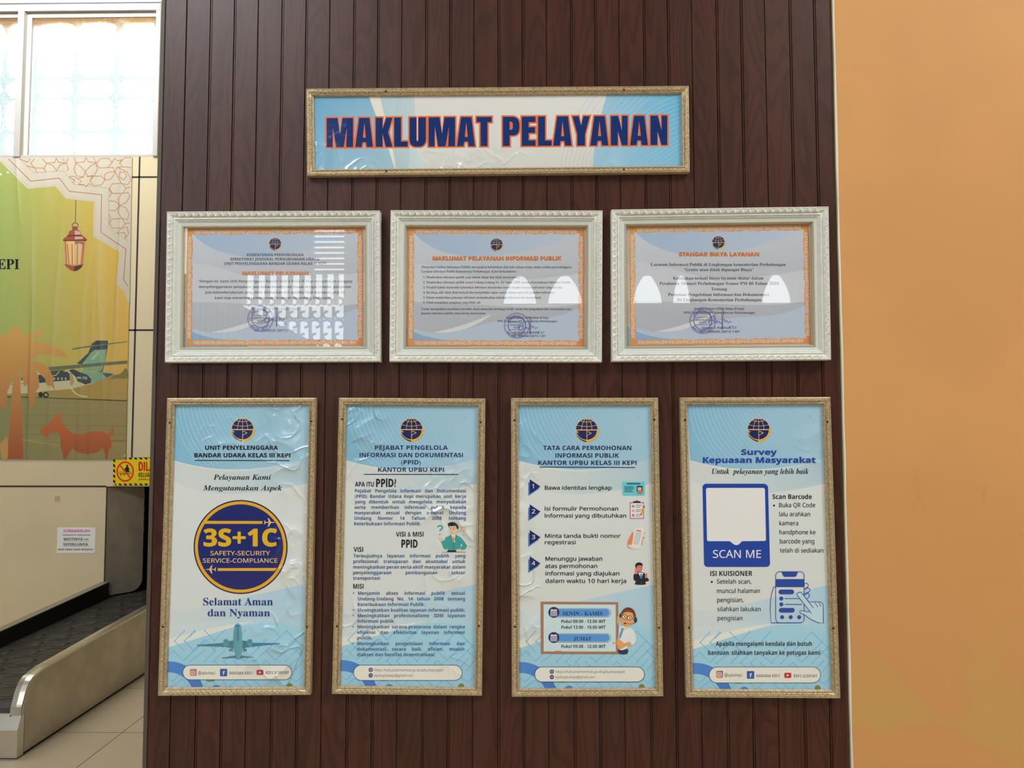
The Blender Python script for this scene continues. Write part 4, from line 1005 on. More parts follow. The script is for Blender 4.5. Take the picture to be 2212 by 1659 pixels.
# ------------------------------------------------------------------ the long title board
def title_board():
    out = [(661.3, 192.3), (1487.1, 186.3), (1489.7, 372.9), (663.3, 380.8)]
    c = on_y(1075, 380, 0)
    root = empty('framed_title_board', (c[0], 0, c[2]), 'long gold framed board reading MAKLUMAT PELAYANAN in navy with orange outline', 'sign')
    gold_frame(root, out, [(833.5, 197.5), (1348, 193.5), (834, 369.5), (1348, 366)])
    backing(root, sheet_quad(out, -5), -0.0006, YS+0.0004, M_BOARD)
    L = Layer(YS); p = printed('sheet', root, L, S1, M_FILM_BOARD)
    x0, x1, y0, y1 = 170, 4215, 150, 1000
    p.poly([(x0, y0), (x1, y0), (x1, y1), (x0, y1)], (205, 206, 204), c2=(196, 198, 194), g=((2200, 150), (2200, 1000)))
    p.poly([(790, y0)]+bez((790, 195), (880, 450), (1020, 740), (1090, 1000), 14)+[(x0, y1), (x0, y0)], (96, 158, 196), c2=(150, 182, 196), g=((300, 300), (950, 800)))
    p.poly([(910, y0)]+bez((910, 195), (960, 430), (1050, 760), (1100, 1000), 12)+bez((1400, 1000), (1330, 720), (1290, 420), (1285, 150), 12), (166, 190, 200), c2=(190, 204, 206), g=((1000, 500), (1350, 500)))
    p.poly([(790, y0), (910, y0)]+bez((910, 195), (960, 430), (1050, 760), (1085, 1000), 12)+bez((1070, 1000), (1010, 740), (880, 450), (790, 195), 12), (212, 210, 202))
    p.layer.lock()
    for k in range(12): p.line(bez((1075+19*k, y0), (1090+17*k, 430), (1050+14*k+20, 720), (1075+12*k, 1000), 14), 3.2, (146, 168, 182))
    p.layer.lock(False); o = 2161                                     # second zoom starts here
    p.poly([(x1, y0)]+[(o+1215, y0)]+bez((o+1212, 170), (o+1130, 440), (o+1060, 700), (o+1060, 1000), 14)+[(x1, y1)], (146, 184, 206), c2=(94, 166, 202), g=((o+1250, 700), (o+2000, 300)))
    p.layer.lock()
    for k in range(10):
        p.line(bez((o+1050+75*k, y0+10), (o+860+70*k, 400), (o+720+45*k, 700), (o+712+44*k, 1000), 16), 3.2, (156, 176, 186), c2=(174, 204, 216), g=((o+1050, 500), (o+1350, 500)))
    for k in range(17):
        p.line(bez((o+2060, 170+46*k), (o+1720, 230+55*k), (o+1400, 480+50*k), (o+1150+18*k, 1000+5*k), 16)[:17], 3.2, (160, 202, 220)) if k < 9 else p.line(qbez((o+2060, 170+46*k), (o+1900-(17-k)*10, 300+45*k), (o+1440+(k-9)*70, 1000), 10), 3.2, (160, 202, 220))
    p.layer.lock(False)
    t = printed('lettering', p.ob, L, S1, M_FILM_BOARD, label='navy capitals with an orange outline')
    G = {'M': [(0, 1), (.41, 1), (.505, .43), (.60, 1), (1, 1), (1, 0), (.74, 0), (.765, .68), (.64, 0), (.36, 0), (.235, .68), (.225, 0), (0, 0)],
         'A': [(0, 0), (.22, 1), (.80, 1), (1, 0), (.65, 0), (.61, .16), (.41, .16), (.36, 0)],
         'K': [(0, 0), (0, 1), (.41, 1), (.41, .63), (.64, 1), (1, 1), (.74, .5), (1, 0), (.60, 0), (.41, .46), (.41, 0)],
         'L': [(0, 0), (0, 1), (.51, 1), (.51, .18), (1, .18), (1, 0)],
         'U': [(0, 1), (0, .26), (.02, .16), (.08, .08), (.18, .025), (.32, 0), (.66, 0), (.80, .025), (.91, .08), (.98, .16), (1, .26), (1, 1), (.54, 1), (.54, .24), (.52, .19), (.48, .175), (.44, .19), (.42, .24), (.42, 1)],
         'T': [(0, 1), (1, 1), (1, .82), (.72, .82), (.72, 0), (.26, 0), (.26, .82), (0, .82)],
         'P': [(0, 0), (0, 1), (.62, 1), (.78, .975), (.90, .92), (.97, .84), (1, .74), (1, .6), (.97, .5), (.90, .42), (.79, .375), (.65, .36), (.41, .36), (.41, 0)],
         'E': [(0, 0), (0, 1), (1, 1), (1, .81), (.5, .81), (.5, .64), (.97, .64), (.97, .44), (.5, .44), (.5, .19), (1, .19), (1, 0)],
         'Y': [(0, 1), (.36, 1), (.5, .68), (.64, 1), (1, 1), (.73, .38), (.73, 0), (.28, 0), (.28, .38)],
         'N': [(0, 0), (0, 1), (.43, 1), (.66, .5), (.66, 1), (1, 1), (1, 0), (.66, 0), (.42, .47), (.41, 0)]}
    H = {'A': [(.51, .83), (.43, .32), (.60, .32)], 'P': [(.41, .83), (.52, .83), (.6, .78), (.6, .6), (.52, .56), (.41, .56)]}
    letters = [('M', 330, 617), ('A', 641, 833), ('K', 862, 1045), ('L', 1063, 1210), ('U', 1230, 1408), ('M', 1437, 1725), ('A', 1746, 1941), ('T', 1958, 2122),
               ('P', o+82, o+262), ('E', o+287, o+437), ('L', o+465, o+613), ('A', o+628, o+829), ('Y', o+838, o+1025), ('A', o+1032, o+1228), ('N', o+1255, o+1438), ('A', o+1464, o+1658), ('N', o+1685, o+1868)]
    def top(x): return 428+(x-330)*(400-428)/(o+1868-330)
    def bot(x): return 744+(x-330)*(720-744)/(o+1868-330)
    def shape(l, x0, x1, pts): return [(x0+(x1-x0)*u, bot(x0+(x1-x0)*u)+(top(x0+(x1-x0)*u)-bot(x0+(x1-x0)*u))*v) for u, v in pts]
    for l, xa, xb in letters: t.poly(offset_poly(shape(l, xa, xb, G[l]), 16), (226, 106, 56))
    for l, xa, xb in letters: t.poly(shape(l, xa, xb, G[l]), (8, 44, 104), holes=[shape(l, xa, xb, H[l])] if l in H else ())
title_board()
# ------------------------------------------------------------------ three white framed certificates under glass
COUT = [[(365, 459.5), (821.9, 457.3), (823, 782.3), (360.6, 784)], [(845.1, 456.6), (1300.7, 457.3), (1299.2, 783.4), (842.6, 782.3)], [(1319.5, 455.3), (1785.9, 448.7), (1791.3, 778.5), (1320.5, 782)]]
CIN = [[(398.7, 492), (789.3, 489.2), (789.7, 749.7), (395.4, 750.1)], [(877.2, 489.8), (1267.5, 490.5), (1266.9, 751.3), (874.3, 750.6)], [(1354.1, 487.7), (1751.8, 481.8), (1757.2, 745.6), (1355.2, 749.8)]]
BORD = [(240, 1965, 250, 1390), (240, 1953, 245, 1388), (247, 1905, 203, 1300)]
CLAB = ['white carved frame holding the certificate with a long quoted pledge, left of the three',
        'white carved frame holding the certificate of six numbered promises, middle of the three',
        'white carved frame holding the STANDAR BIAYA LAYANAN certificate, nearest the orange wall']
CK = 0.66
def certificate(i):
    Z = (C1, C2, C3)[i]; k = Z[2]/4.514
    c = on_y(sum(p[0] for p in COUT[i])/4, 783, 0)
    root = empty('framed_certificate', (c[0], 0, c[2]), CLAB[i], 'certificate', 'white framed certificates')
    white_frame(root, COUT[i])
    backing(root, sheet_quad(COUT[i], -8), -0.0006, -0.0052, M_BOARD)
    L = Layer(-0.0055); p = printed('sheet', root, L, None, M_PAPER, CK)
    q = sheet_quad(CIN[i], 5)
    p.z = lambda pt, y: on_y(*bil(q, pt[0], pt[1]), y)
    T1, T0 = (150, 168, 192), (182, 188, 198)
    def bg(u, v): return tuple(T0[n]*(1-0.15*v)+6*(1-u) for n in range(3))
    p.fill(0, 0, 1, 1, bg, 6, 6)
    p.poly(bez((0.03, 0.02), (0.12, 0.22), (0.32, 0.30), (0.55, 0.24), 14)+bez((.55, .24), (.75, .19), (.9, .12), (1, 0.02), 10), (150, 172, 198), c2=(172, 184, 200), g=((.1, .1), (.9, .2)))
    p.poly([(0, .3)]+bez((0, .33), (.1, .28), (.2, .34), (.32, .40), 8)+bez((.32, .40), (.55, .5), (.75, .42), (1, .38), 10)+[(1, .62)]+bez((1, .62), (.7, .72), (.35, .6), (0, .62), 12), (186, 190, 198))
    p.layer.lock()
    for n in range(9): p.line(bez((0, .60+.012*n), (.12, .64+.016*n), (.2, .70+.012*n), (.34, .76+.006*n), 10), 0.0013, (150, 165, 185))
    p.layer.lock(False)
    p.poly([(0, .80)]+bez((0, .78), (.12, .90), (.25, .88), (.42, .80), 10)+bez((.42, .80), (.65, .70), (.8, .82), (1, .62), 10)+[(1, 1), (0, 1)], (168, 182, 200))
    p.poly([(0, .82)]+bez((0, .80), (.1, .92), (.2, .90), (.32, .95), 10)+[(.4, 1), (0, 1)], (128, 160, 190))
    p.poly(bez((.16, .86), (.25, .84), (.4, .77), (.48, .71), 8)+bez((.48, .71), (.4, .82), (.28, .88), (.16, .86), 8), (196, 200, 200))
    # orange filigree border
    n0 = L.n; bd = printed('filigree_border', p.ob, L, None, M_PAPER, CK, label='orange lace border')
    X0, X1, Y0, Y1 = BORD[i]
    IX = [(CIN[i][n][0]-Z[0])*Z[2] for n in range(4)]; IY = [(CIN[i][n][1]-Z[1])*Z[2] for n in range(4)]
    Q = [(IX[0]+22*k, IY[0]+12*k), (IX[1]-22*k, IY[1]+14*k), (IX[2]-22*k, IY[2]-15*k), (IX[3]+28*k, IY[3]-15*k)]
    bd.z = Z; w = 56*k
    nu, nv = 6, 4
    def wv(t, n):
        a = abs(math.sin(math.pi*t*n)); return 1.0-0.16*(1-a)**2+0.05*math.sin(math.pi*t*n*6)*(a > .25)
    ORA, OR2 = (210, 140, 72), (204, 128, 68)
    inn = offset_poly(Q, -w)
    for s in range(4):
        A, B = Q[s], Q[(s+1) % 4]; a_, b_ = inn[s], inn[(s+1) % 4]; n = nu if s % 2 == 0 else nv
        N = 72; o = []; m = []
        for j in range(N+1):
            t = j/N; f = wv(t, n); P = (A[0]+(B[0]-A[0])*t, A[1]+(B[1]-A[1])*t); I = (a_[0]+(b_[0]-a_[0])*t, a_[1]+(b_[1]-a_[1])*t)
            o.append(P); m.append((P[0]+(I[0]-P[0])*f, P[1]+(I[1]-P[1])*f))
        bd.poly(o+m[::-1], ORA, c2=OR2, g=(Q[0], Q[2]))
        Ls = math.hypot(B[0]-A[0], B[1]-A[1]); d = ((B[0]-A[0])/Ls, (B[1]-A[1])/Ls); nn = (-d[1], d[0])
        cc = (sum(x[0] for x in Q)/4-A[0], sum(x[1] for x in Q)/4-A[1])
        if nn[0]*cc[0]+nn[1]*cc[1] < 0: nn = (-nn[0], -nn[1])
        ps = Ls/(n*4); H = (204, 200, 188)
        bd.layer.lock(True, 0.12)
        for j in range(n*4):
            u0 = (j+.5)*ps; sg = 1 if j % 2 else -1
            def pt(u, v): return (A[0]+d[0]*(u0+u)+nn[0]*v, A[1]+d[1]*(u0+u)+nn[1]*v)
            def leaf(u, v, l, wd, an):
                ca, sa = math.cos(an), math.sin(an)
                bd.poly([pt(u+ca*x-sa*y_, v+sa*x+ca*y_) for x, y_ in ((-l, 0), (-l*.3, wd), (l*.4, wd*.8), (l, 0), (l*.4, -wd*.6), (-l*.3, -wd*.5))], H)
            if u0 < w*.8 or u0 > Ls-w*.8: continue
            bd.poly([pt(sg*2*k+7*k*math.cos(x), w*.55+8*k*math.sin(x)) for x in [y_*.7 for y_ in range(9)]], H)
            for u, v, l, wd, an in ((-19, .34, 13, 6, .5), (17, .33, 12, 6, 2.6), (-20, .70, 13, 6, -.6), (20, .72, 13, 6, .7), (0, .84, 9, 4, 0), (-31, .52, 8, 6, 1.2), (32, .52, 8, 6, 1.9), (4, .25, 9, 3.5, .1), (-10, .53, 6, 3, .4), (11, .56, 6, 3, -.5), (-33, .82, 6, 3, .2), (33, .26, 6, 3, .2)):
                leaf(sg*u*k*ps/76/k, v*w, l*k, wd*k, sg*an)
        bd.layer.lock(False)
    L.n = n0                                     # the border and the lettering never overlap
    e = printed('emblem', p.ob, L, Z, M_PAPER, CK)
    return root, p, L, Z, e
def cpart(p, L, Z, name, label=None): return printed(name, p.ob, L, Z, M_PAPER, CK, label)
def stamp(p, X, Y, R):
    c = (96, 92, 148); w = R*.025
    for f in (1.0, .93, .70, .66): p.line(arc(X, Y, R*f, R*f, 0, 360, 40), w*1.6 if f in (1.0, .70) else w, c, closed=True)
    for y in (-.26, .30): p.line([(X-R*.6, Y+R*y), (X+R*.6, Y+R*y)], w*1.4, c)
    p.text('KANTOR UPBU KELAS III', X-R*.56, X+R*.56, Y+R*.02, R*.14, 'bold', c); p.text('KEPI', X-R*.25, X+R*.25, Y+R*.22, R*.15, 'bold', c)
    p.poly([(X-R*.83+R*.06*math.cos(a_*1.2566*2-1.57), Y+R*.06*math.sin(a_*1.2566*2-1.57)) for a_ in range(5)], c)
    for s, a0, a1, r in (('KEMENTERIAN PERHUBUNGAN', -158, -22, .76), ('DIREKTORAT JENDERAL', 150, 40, .86)):
        n = len(s)
        for j, ch in enumerate(s):
            if ch == ' ': continue
            t = math.radians(a0+(a1-a0)*(j+.5)/n); x, y = X+R*r*math.cos(t), Y+R*r*math.sin(t)
            q = R*.05; tx = (-math.sin(t), math.cos(t)) if a1 > a0 else (math.sin(t), -math.cos(t))
            p.text(ch, x-q, x+q, y+(q if a0 < 0 else 0), R*.11, 'bold', c, slope=max(-2, min(2, tx[1]/(tx[0] or 1e-3))))
def signature(p, X, Y, s):
    c = (70, 72, 140)
    p.line([(X+x*s, Y+y*s) for x, y in smooth([(0, .2), (.1, -.2), (.3, -.3), (.35, .1), (.1, .3), (0, .1), (.2, -.05), (.45, .15), (.55, 0), (.6, .15), (.7, .05), (.78, .2), (.9, 0), (1.0, -.5), (.95, -.75), (.88, -.4), (.9, .6), (.95, .1), (1.05, -.1), (1.1, .1), (1.2, -.02), (1.3, .15), (1.42, .05), (1.55, .12)], False, 5)], 4.5, c)
    p.line([(X+1.35*s, Y+.42*s), (X+1.62*s, Y+.38*s)], 4.5, c)
def cert_pledge():
    r, p, L, Z, e = certificate(0); emblem(e, 1103, 392, 60)
    t = cpart(p, L, Z, 'heading'); G = (58, 66, 92)
    for s, x0, x1, yb in (('KEMENTERIAN PERHUBUNGAN', 827, 1378, 512), ('DIREKTORAT JENDERAL PERHUBUNGAN UDARA', 667, 1535, 554), ('UNIT PENYELENGGARA BANDAR UDARA KELAS III KEPI', 609, 1600, 597)): t.text(s, x0, x1, yb, 27, 'bold', G)
    t.text('MAKLUMAT PELAYANAN', 784, 1428, 695, 32, 'bold', (120, 80, 50), off=.03); t.text('MAKLUMAT PELAYANAN', 781, 1425, 692, 32, 'bold', (206, 124, 66), off=.03)
    t = cpart(p, L, Z, 'body_text')
    for s, x0, x1, yb in (('\u201cDengan ini, kami Unit Penyelenggara Bandar Udara Kelas III Kepi menyatakan sanggup', 352, 1855, 768), ('menyelenggarakan pelayanan jasa kebandarudaraan sesuai dengan standar pelayanan', 360, 1843, 822),
                          ('jasa kebandarudaraan yang telah ditetapkan dan apabila tidak menepati janji ini,', 417, 1785, 876), ('kami siap menerima sanksi sesuai Peraturan Perundang Undangan\u201d', 514, 1655, 930)): t.text(s, x0, x1, yb, 25, 'bold', (72, 78, 92))
    st = cpart(p, L, Z, 'stamp_and_signature'); st.text('Kepala Kantor UPBU Kelas III Kepi', 870, 1330, 1036, 22, 'bold', (92, 100, 120)); st.text('NIP. 19800506 200712 1 001', 900, 1310, 1248, 24, 'bold', (92, 100, 120)); stamp(st, 960, 1122, 126); signature(st, 1000, 1120, 130)
    return r
def cert_promises():
    r, p, L, Z, e = certificate(1); emblem(e, 1095, 398, 61)
    t = cpart(p, L, Z, 'heading')
    t.text('MAKLUMAT PELAYANAN INFORMASI PUBLIK', 473, 1727, 553, 36, 'bold', (110, 66, 38), off=.035); t.text('MAKLUMAT PELAYANAN INFORMASI PUBLIK', 470, 1724, 549, 36, 'bold', (206, 118, 50), off=.03)
    t = cpart(p, L, Z, 'body_text'); G = (52, 54, 66)
    for s, x0, x1, yb in (('Menyadari bahwa Informasi Publik merupakan kebutuhan dan hak setiap orang, maka selaku penyelenggara', 362, 1828, 628), ('Layanan Informasi Publik Kementerian Perhubungan, Kami berkomitmen:', 362, 1290, 671),
                          ('1. Memberikan informasi publik yang akurat, benar dan tidak menyesatkan.', 380, 1320, 727), ('2. Memberikan informasi publik sesuai Undang-Undang No. 14 Tahun 2008 tentang Keterbukaan Informasi Publik;', 380, 1818, 777),
                          ('3. Proaktif dalam memenuhi kebutuhan informasi masyarakat sesuai standar layanan informasi yang berlaku;', 380, 1740, 826), ('4. Bersikap adil, tidak diskriminatif dan berperilaku sopan santun dalam melayani pemohon informasi;', 380, 1660, 876),
                          ('5. Dalam memberikan pelayana informasi, memanfaatkan teknologi informasi dan komunikasi;', 380, 1530, 925), ('6. Tidak melakukan pungutan yang tidak sah.', 380, 943, 973),
                          ('Untuk mewujudkan komitmen tersebut, kami menerima berbagai kritik, saran dan pengaduan dari masyarakat atas', 360, 1826, 1037), ('layanan informasi publik yang kurang memuaskan.', 360, 992, 1078)): t.text(s, x0, x1, yb, 22, 'serifb', G)
    st = cpart(p, L, Z, 'stamp_and_signature')
    for s, x0, x1, yb in (('Kepala Kantor UPBU Kelas III Kepi', 1190, 1600, 1122), ('PPID Pelaksana UPT Kementerian Perhubungan', 1107, 1685, 1156), ('GEORGE D. KASIHIUW, S.T.', 1255, 1565, 1267), ('NIP. 19800506 200712 1 001', 1245, 1572, 1300)): st.text(s, x0, x1, yb, 20, 'bold', (50, 54, 78))
    stamp(st, 1293, 1190, 124); signature(st, 1310, 1200, 125)
    return r
def cert_fees():
    r, p, L, Z, e = certificate(2); emblem(e, 1072, 355, 59)
    t = cpart(p, L, Z, 'heading')
    t.text('STANDAR BIAYA LAYANAN', 709, 1445, 483, 33, 'bold', (110, 66, 38), off=.035); t.text('STANDAR BIAYA LAYANAN', 706, 1442, 479, 33, 'bold', (206, 112, 48), off=.03)
    t = cpart(p, L, Z, 'body_text'); G = (40, 42, 52)
    for s, x0, x1, yb in (('Layanan Informasi Publik di Lingkungan kementerian Perhubungan', 450, 1690, 572), ('\u201cGratis atau tidak dipungut Biaya\u201d', 752, 1395, 619), ('Kebijakan terkait biaya layanan diatur dalam', 655, 1485, 697), ('Peraturan Menteri Perhubungan Nomor PM 46 Tahun 2018', 530, 1627, 746),
                          ('Tentang', 1005, 1150, 797), ('Pedoman Pengelolaan Informasi dan Dokumentasi', 610, 1535, 848), ('Di Lingkungan Kementerian Perhubungan', 692, 1465, 896)): t.text(s, x0, x1, yb, 27, 'serifb', G)
    st = cpart(p, L, Z, 'stamp_and_signature')
    for s, x0, x1, yb in (('Kepala Kantor UPBU Kelas III Kepi', 850, 1308, 976), ('PPID Pelaksana UPT Kementerian Perhubungan', 755, 1405, 1012), ('George D. Kasihiuw, S.T.', 920, 1243, 1150), ('NIP. 19800506 200712 1 001', 900, 1263, 1186)): st.text(s, x0, x1, yb, 21, 'bold', (50, 54, 78))
    stamp(st, 928, 1075, 121); signature(st, 985, 1075, 135)
    return r
for i, fn in enumerate((cert_pledge, cert_promises, cert_fees)):
    root = fn()
    q = sheet_quad(CIN[i], 4); P = [on_y(*v, -0.0085) for v in q]; m = MB()
    m.prism([(v[0], v[2]) for v in P], 'y', -0.0100, -0.0082); m.build('glass_pane', M_GLASS, root)
# ------------------------------------------------------------------ baggage hall behind: cladding, window, banner, belt
def px_y(px, py, y=YB): return on_y(px, py, y)
def back_wall():
    xo0 = px_y(229.5, 1052)[0]; zo1 = px_y(229, 1052)[2]; zt = px_y(150, 339.5)[2]     # belt opening, window sill
    xo1 = xo0+0.95; xw1 = px_y(336, 200)[0]; zw1 = px_y(150, 14)[2]; xv = px_y(294, 640)[0]
    zb = px_y(150, 990)[2]; m = MB(); T = 0.14
    m.box(XLw, xo0, YB, YB+T, 0, zo1); m.box(xo1, XRw, YB, YB+T, 0, zo1); m.box(XLw, XRw, YB, YB+T, zo1+0.004, zt)
    m.box(xw1+0.03, XRw, YB, YB+T, zt, ZT); m.box(XLw, xw1+0.03, YB, YB+T, zw1+0.03, ZT); m.box(XLw, -6.6, YB, YB+T, zt, zw1+0.03)
    structure('wall_back', m, M_CREAMWALL)
    # black joints of the cladding
    m = MB(); jy = YB-0.0015
    m.box(xv-0.006, xv+0.006, jy, YB, zb, zt)
    for py in (382.5, 713): z = px_y(310, py)[2]; m.box(-4.2, xo1+1.5, jy, YB, z-0.006, z+0.006)
    m.box(XLw, xo0, jy, YB, zo1-0.001, zo1+0.010)
    structure('trim_4', m, M_JOINT)
    return xo0, xo1, zo1, zt, xw1, zw1
XO0, XO1, ZO1, ZT0, XW1, ZW1 = back_wall()

def hall_window():
    root = bpy.data.objects.new('window_1', None); root.location = ((-6.6+XW1)/2, YB, ZT0); link(root); root['kind'] = 'structure'
    m = MB(); y0, y1 = YB-0.015, YB+0.07
    xm0, xm1 = px_y(36, 180)[0], px_y(50, 180)[0]; xj = px_y(336, 150)[0]; zt = px_y(150, 18)[2]; ztr = px_y(150, 24)[2]
    m.box(-6.6, XW1+0.03, y0, y1, ztr, ZW1+0.03)                      # head
    m.box(xj, XW1+0.03, y0, y1, ZT0, ztr)                            # right jamb
    m.box(xm0, xm1, y0, y1, ZT0, ztr)                                # mullion
    m.box(-5.75, -5.69, y0, y1, ZT0, ztr); m.box(-6.6, -6.5, y0, y1, ZT0, ztr); m.box(-6.6, XW1+0.03, YB+0.001, y1, ZT0-0.001, ZT0+0.02)
    m.build('window_frame', M_WHITE, root, bevel=0.004)
    zg = px_y(150, 9)[2]; m = MB(); m.box(-6.6, XW1+0.03, YB-0.004, YB-0.0005, zg-0.006, zg+0.002) if zg > ZW1+0.04 else m.box(-6.6, XW1+0.03, y0-0.003, y0, zg-0.006, zg+0.002)
    m.build('gasket', plain('blue_grey_gasket', (0.10, 0.10, 0.20), 0.5), root)
    m = MB()
    for xa, xb in ((xm1, xj), (-5.69, xm0), (-6.5, -5.75)):           # sash bars inside the frame
        m.box(xa, xb, YB+0.02, YB+0.06, ztr-0.035, ztr); m.box(xa, xa+0.035, YB+0.02, YB+0.06, ZT0, ztr-0.035); m.box(xb-0.012, xb, YB+0.02, YB+0.06, ZT0, ztr-0.035)
    m.build('sash', plain('pale_sash', (0.80, 0.72, 0.66), 0.4), root, bevel=0.003)
    # frosted, spotted glass
    t = NT('dewy_frosted_glass'); nt = t.t
    P = t.pos(); vor = t.n('TexVoronoi', i_Scale=55.0, i_Vector=P).outputs['Distance']
    nz = t.noise(3.0, 2, P); spots = t.math('MULTIPLY', t.math('LESS_THAN', vor, 0.33), t.smap(nz, 0.45, 0.62))
    tr = t.n('BsdfRefraction', i_Color=(0.97, 1.0, 1.0, 1), i_Roughness=0.09, i_IOR=1.45); tl = t.n('BsdfTranslucent', i_Color=(0.95, 0.98, 1.0, 1)); mx = t.n('MixShader')
    nt.nodes.remove(t.b); nt.links.new(t.math('ADD', 0.215, t.math('MULTIPLY', spots, 0.2)), mx.inputs[0]); nt.links.new(tr.outputs[0], mx.inputs[1]); nt.links.new(tl.outputs[0], mx.inputs[2])
    nt.links.new(mx.outputs[0], nt.nodes['Material Output'].inputs[0])
    zz = t.n('SeparateXYZ', i_Vector=P).outputs[2]; g = t.math('MULTIPLY', t.smap(t.math('ADD', zz, t.math('MULTIPLY', t.noise(9, 4, P), 0.22)), ztr-0.06, ztr+0.06), 0.85)
    for nd in (tr, tl): nt.links.new(t.mix(g, (0.95, 1.0, 1.0), (0.62, 0.42, 0.26)), nd.inputs['Color'])     # rusty grime along the head of the pane
    for xa, xb in ((xm1, xj), (-5.69, xm0), (-6.5, -5.75)):
        m = MB(); m.box(xa, xb, YB+0.038, YB+0.043, ZT0, ztr-0.03); m.build('pane', t.m, root)
    # pierced block screen outside: rounded openings between concrete webs
    M_BLOCK = plain('pale_concrete_block', (0.58, 0.66, 0.70), 0.8)
    y = YB+0.30; pxs = [-60, 72, 160, 246, 336]; m = MB()
    xs = [px_y(p, 170, y)[0] for p in (-250, -160, -75, 10, 75, 163, 252, 338)]
    zs = [px_y(150, p, y)[2] for p in (341, 285, 213, 170, 44)]
    for x in xs: m.box(x-0.022, x+0.022, y, y+0.03, ZT0-0.3, ZT-0.3)
    for k, z in enumerate(zs): m.box(xs[0], xs[-1], y+0.004, y+0.027, z-0.010, z+0.010)
    for x in xs:
        for z in zs:
            for sx in (-1, 1):
                for sz in (-1, 1):
                    pts = [(x, z)]+[(x+sx*(0.022+0.075*(1-math.sin(q))), z+sz*(0.010+0.062*(1-math.cos(q)))) for q in [math.radians(15*k) for k in range(7)]]
                    m.prism(pts, 'y', y+0.002+0.0008*(sx+2*sz+3)/6, y+0.028-0.0008*(sx+2*sz+3)/6)
    structure('trim_5', m, M_BLOCK, fix=False)
hall_window()

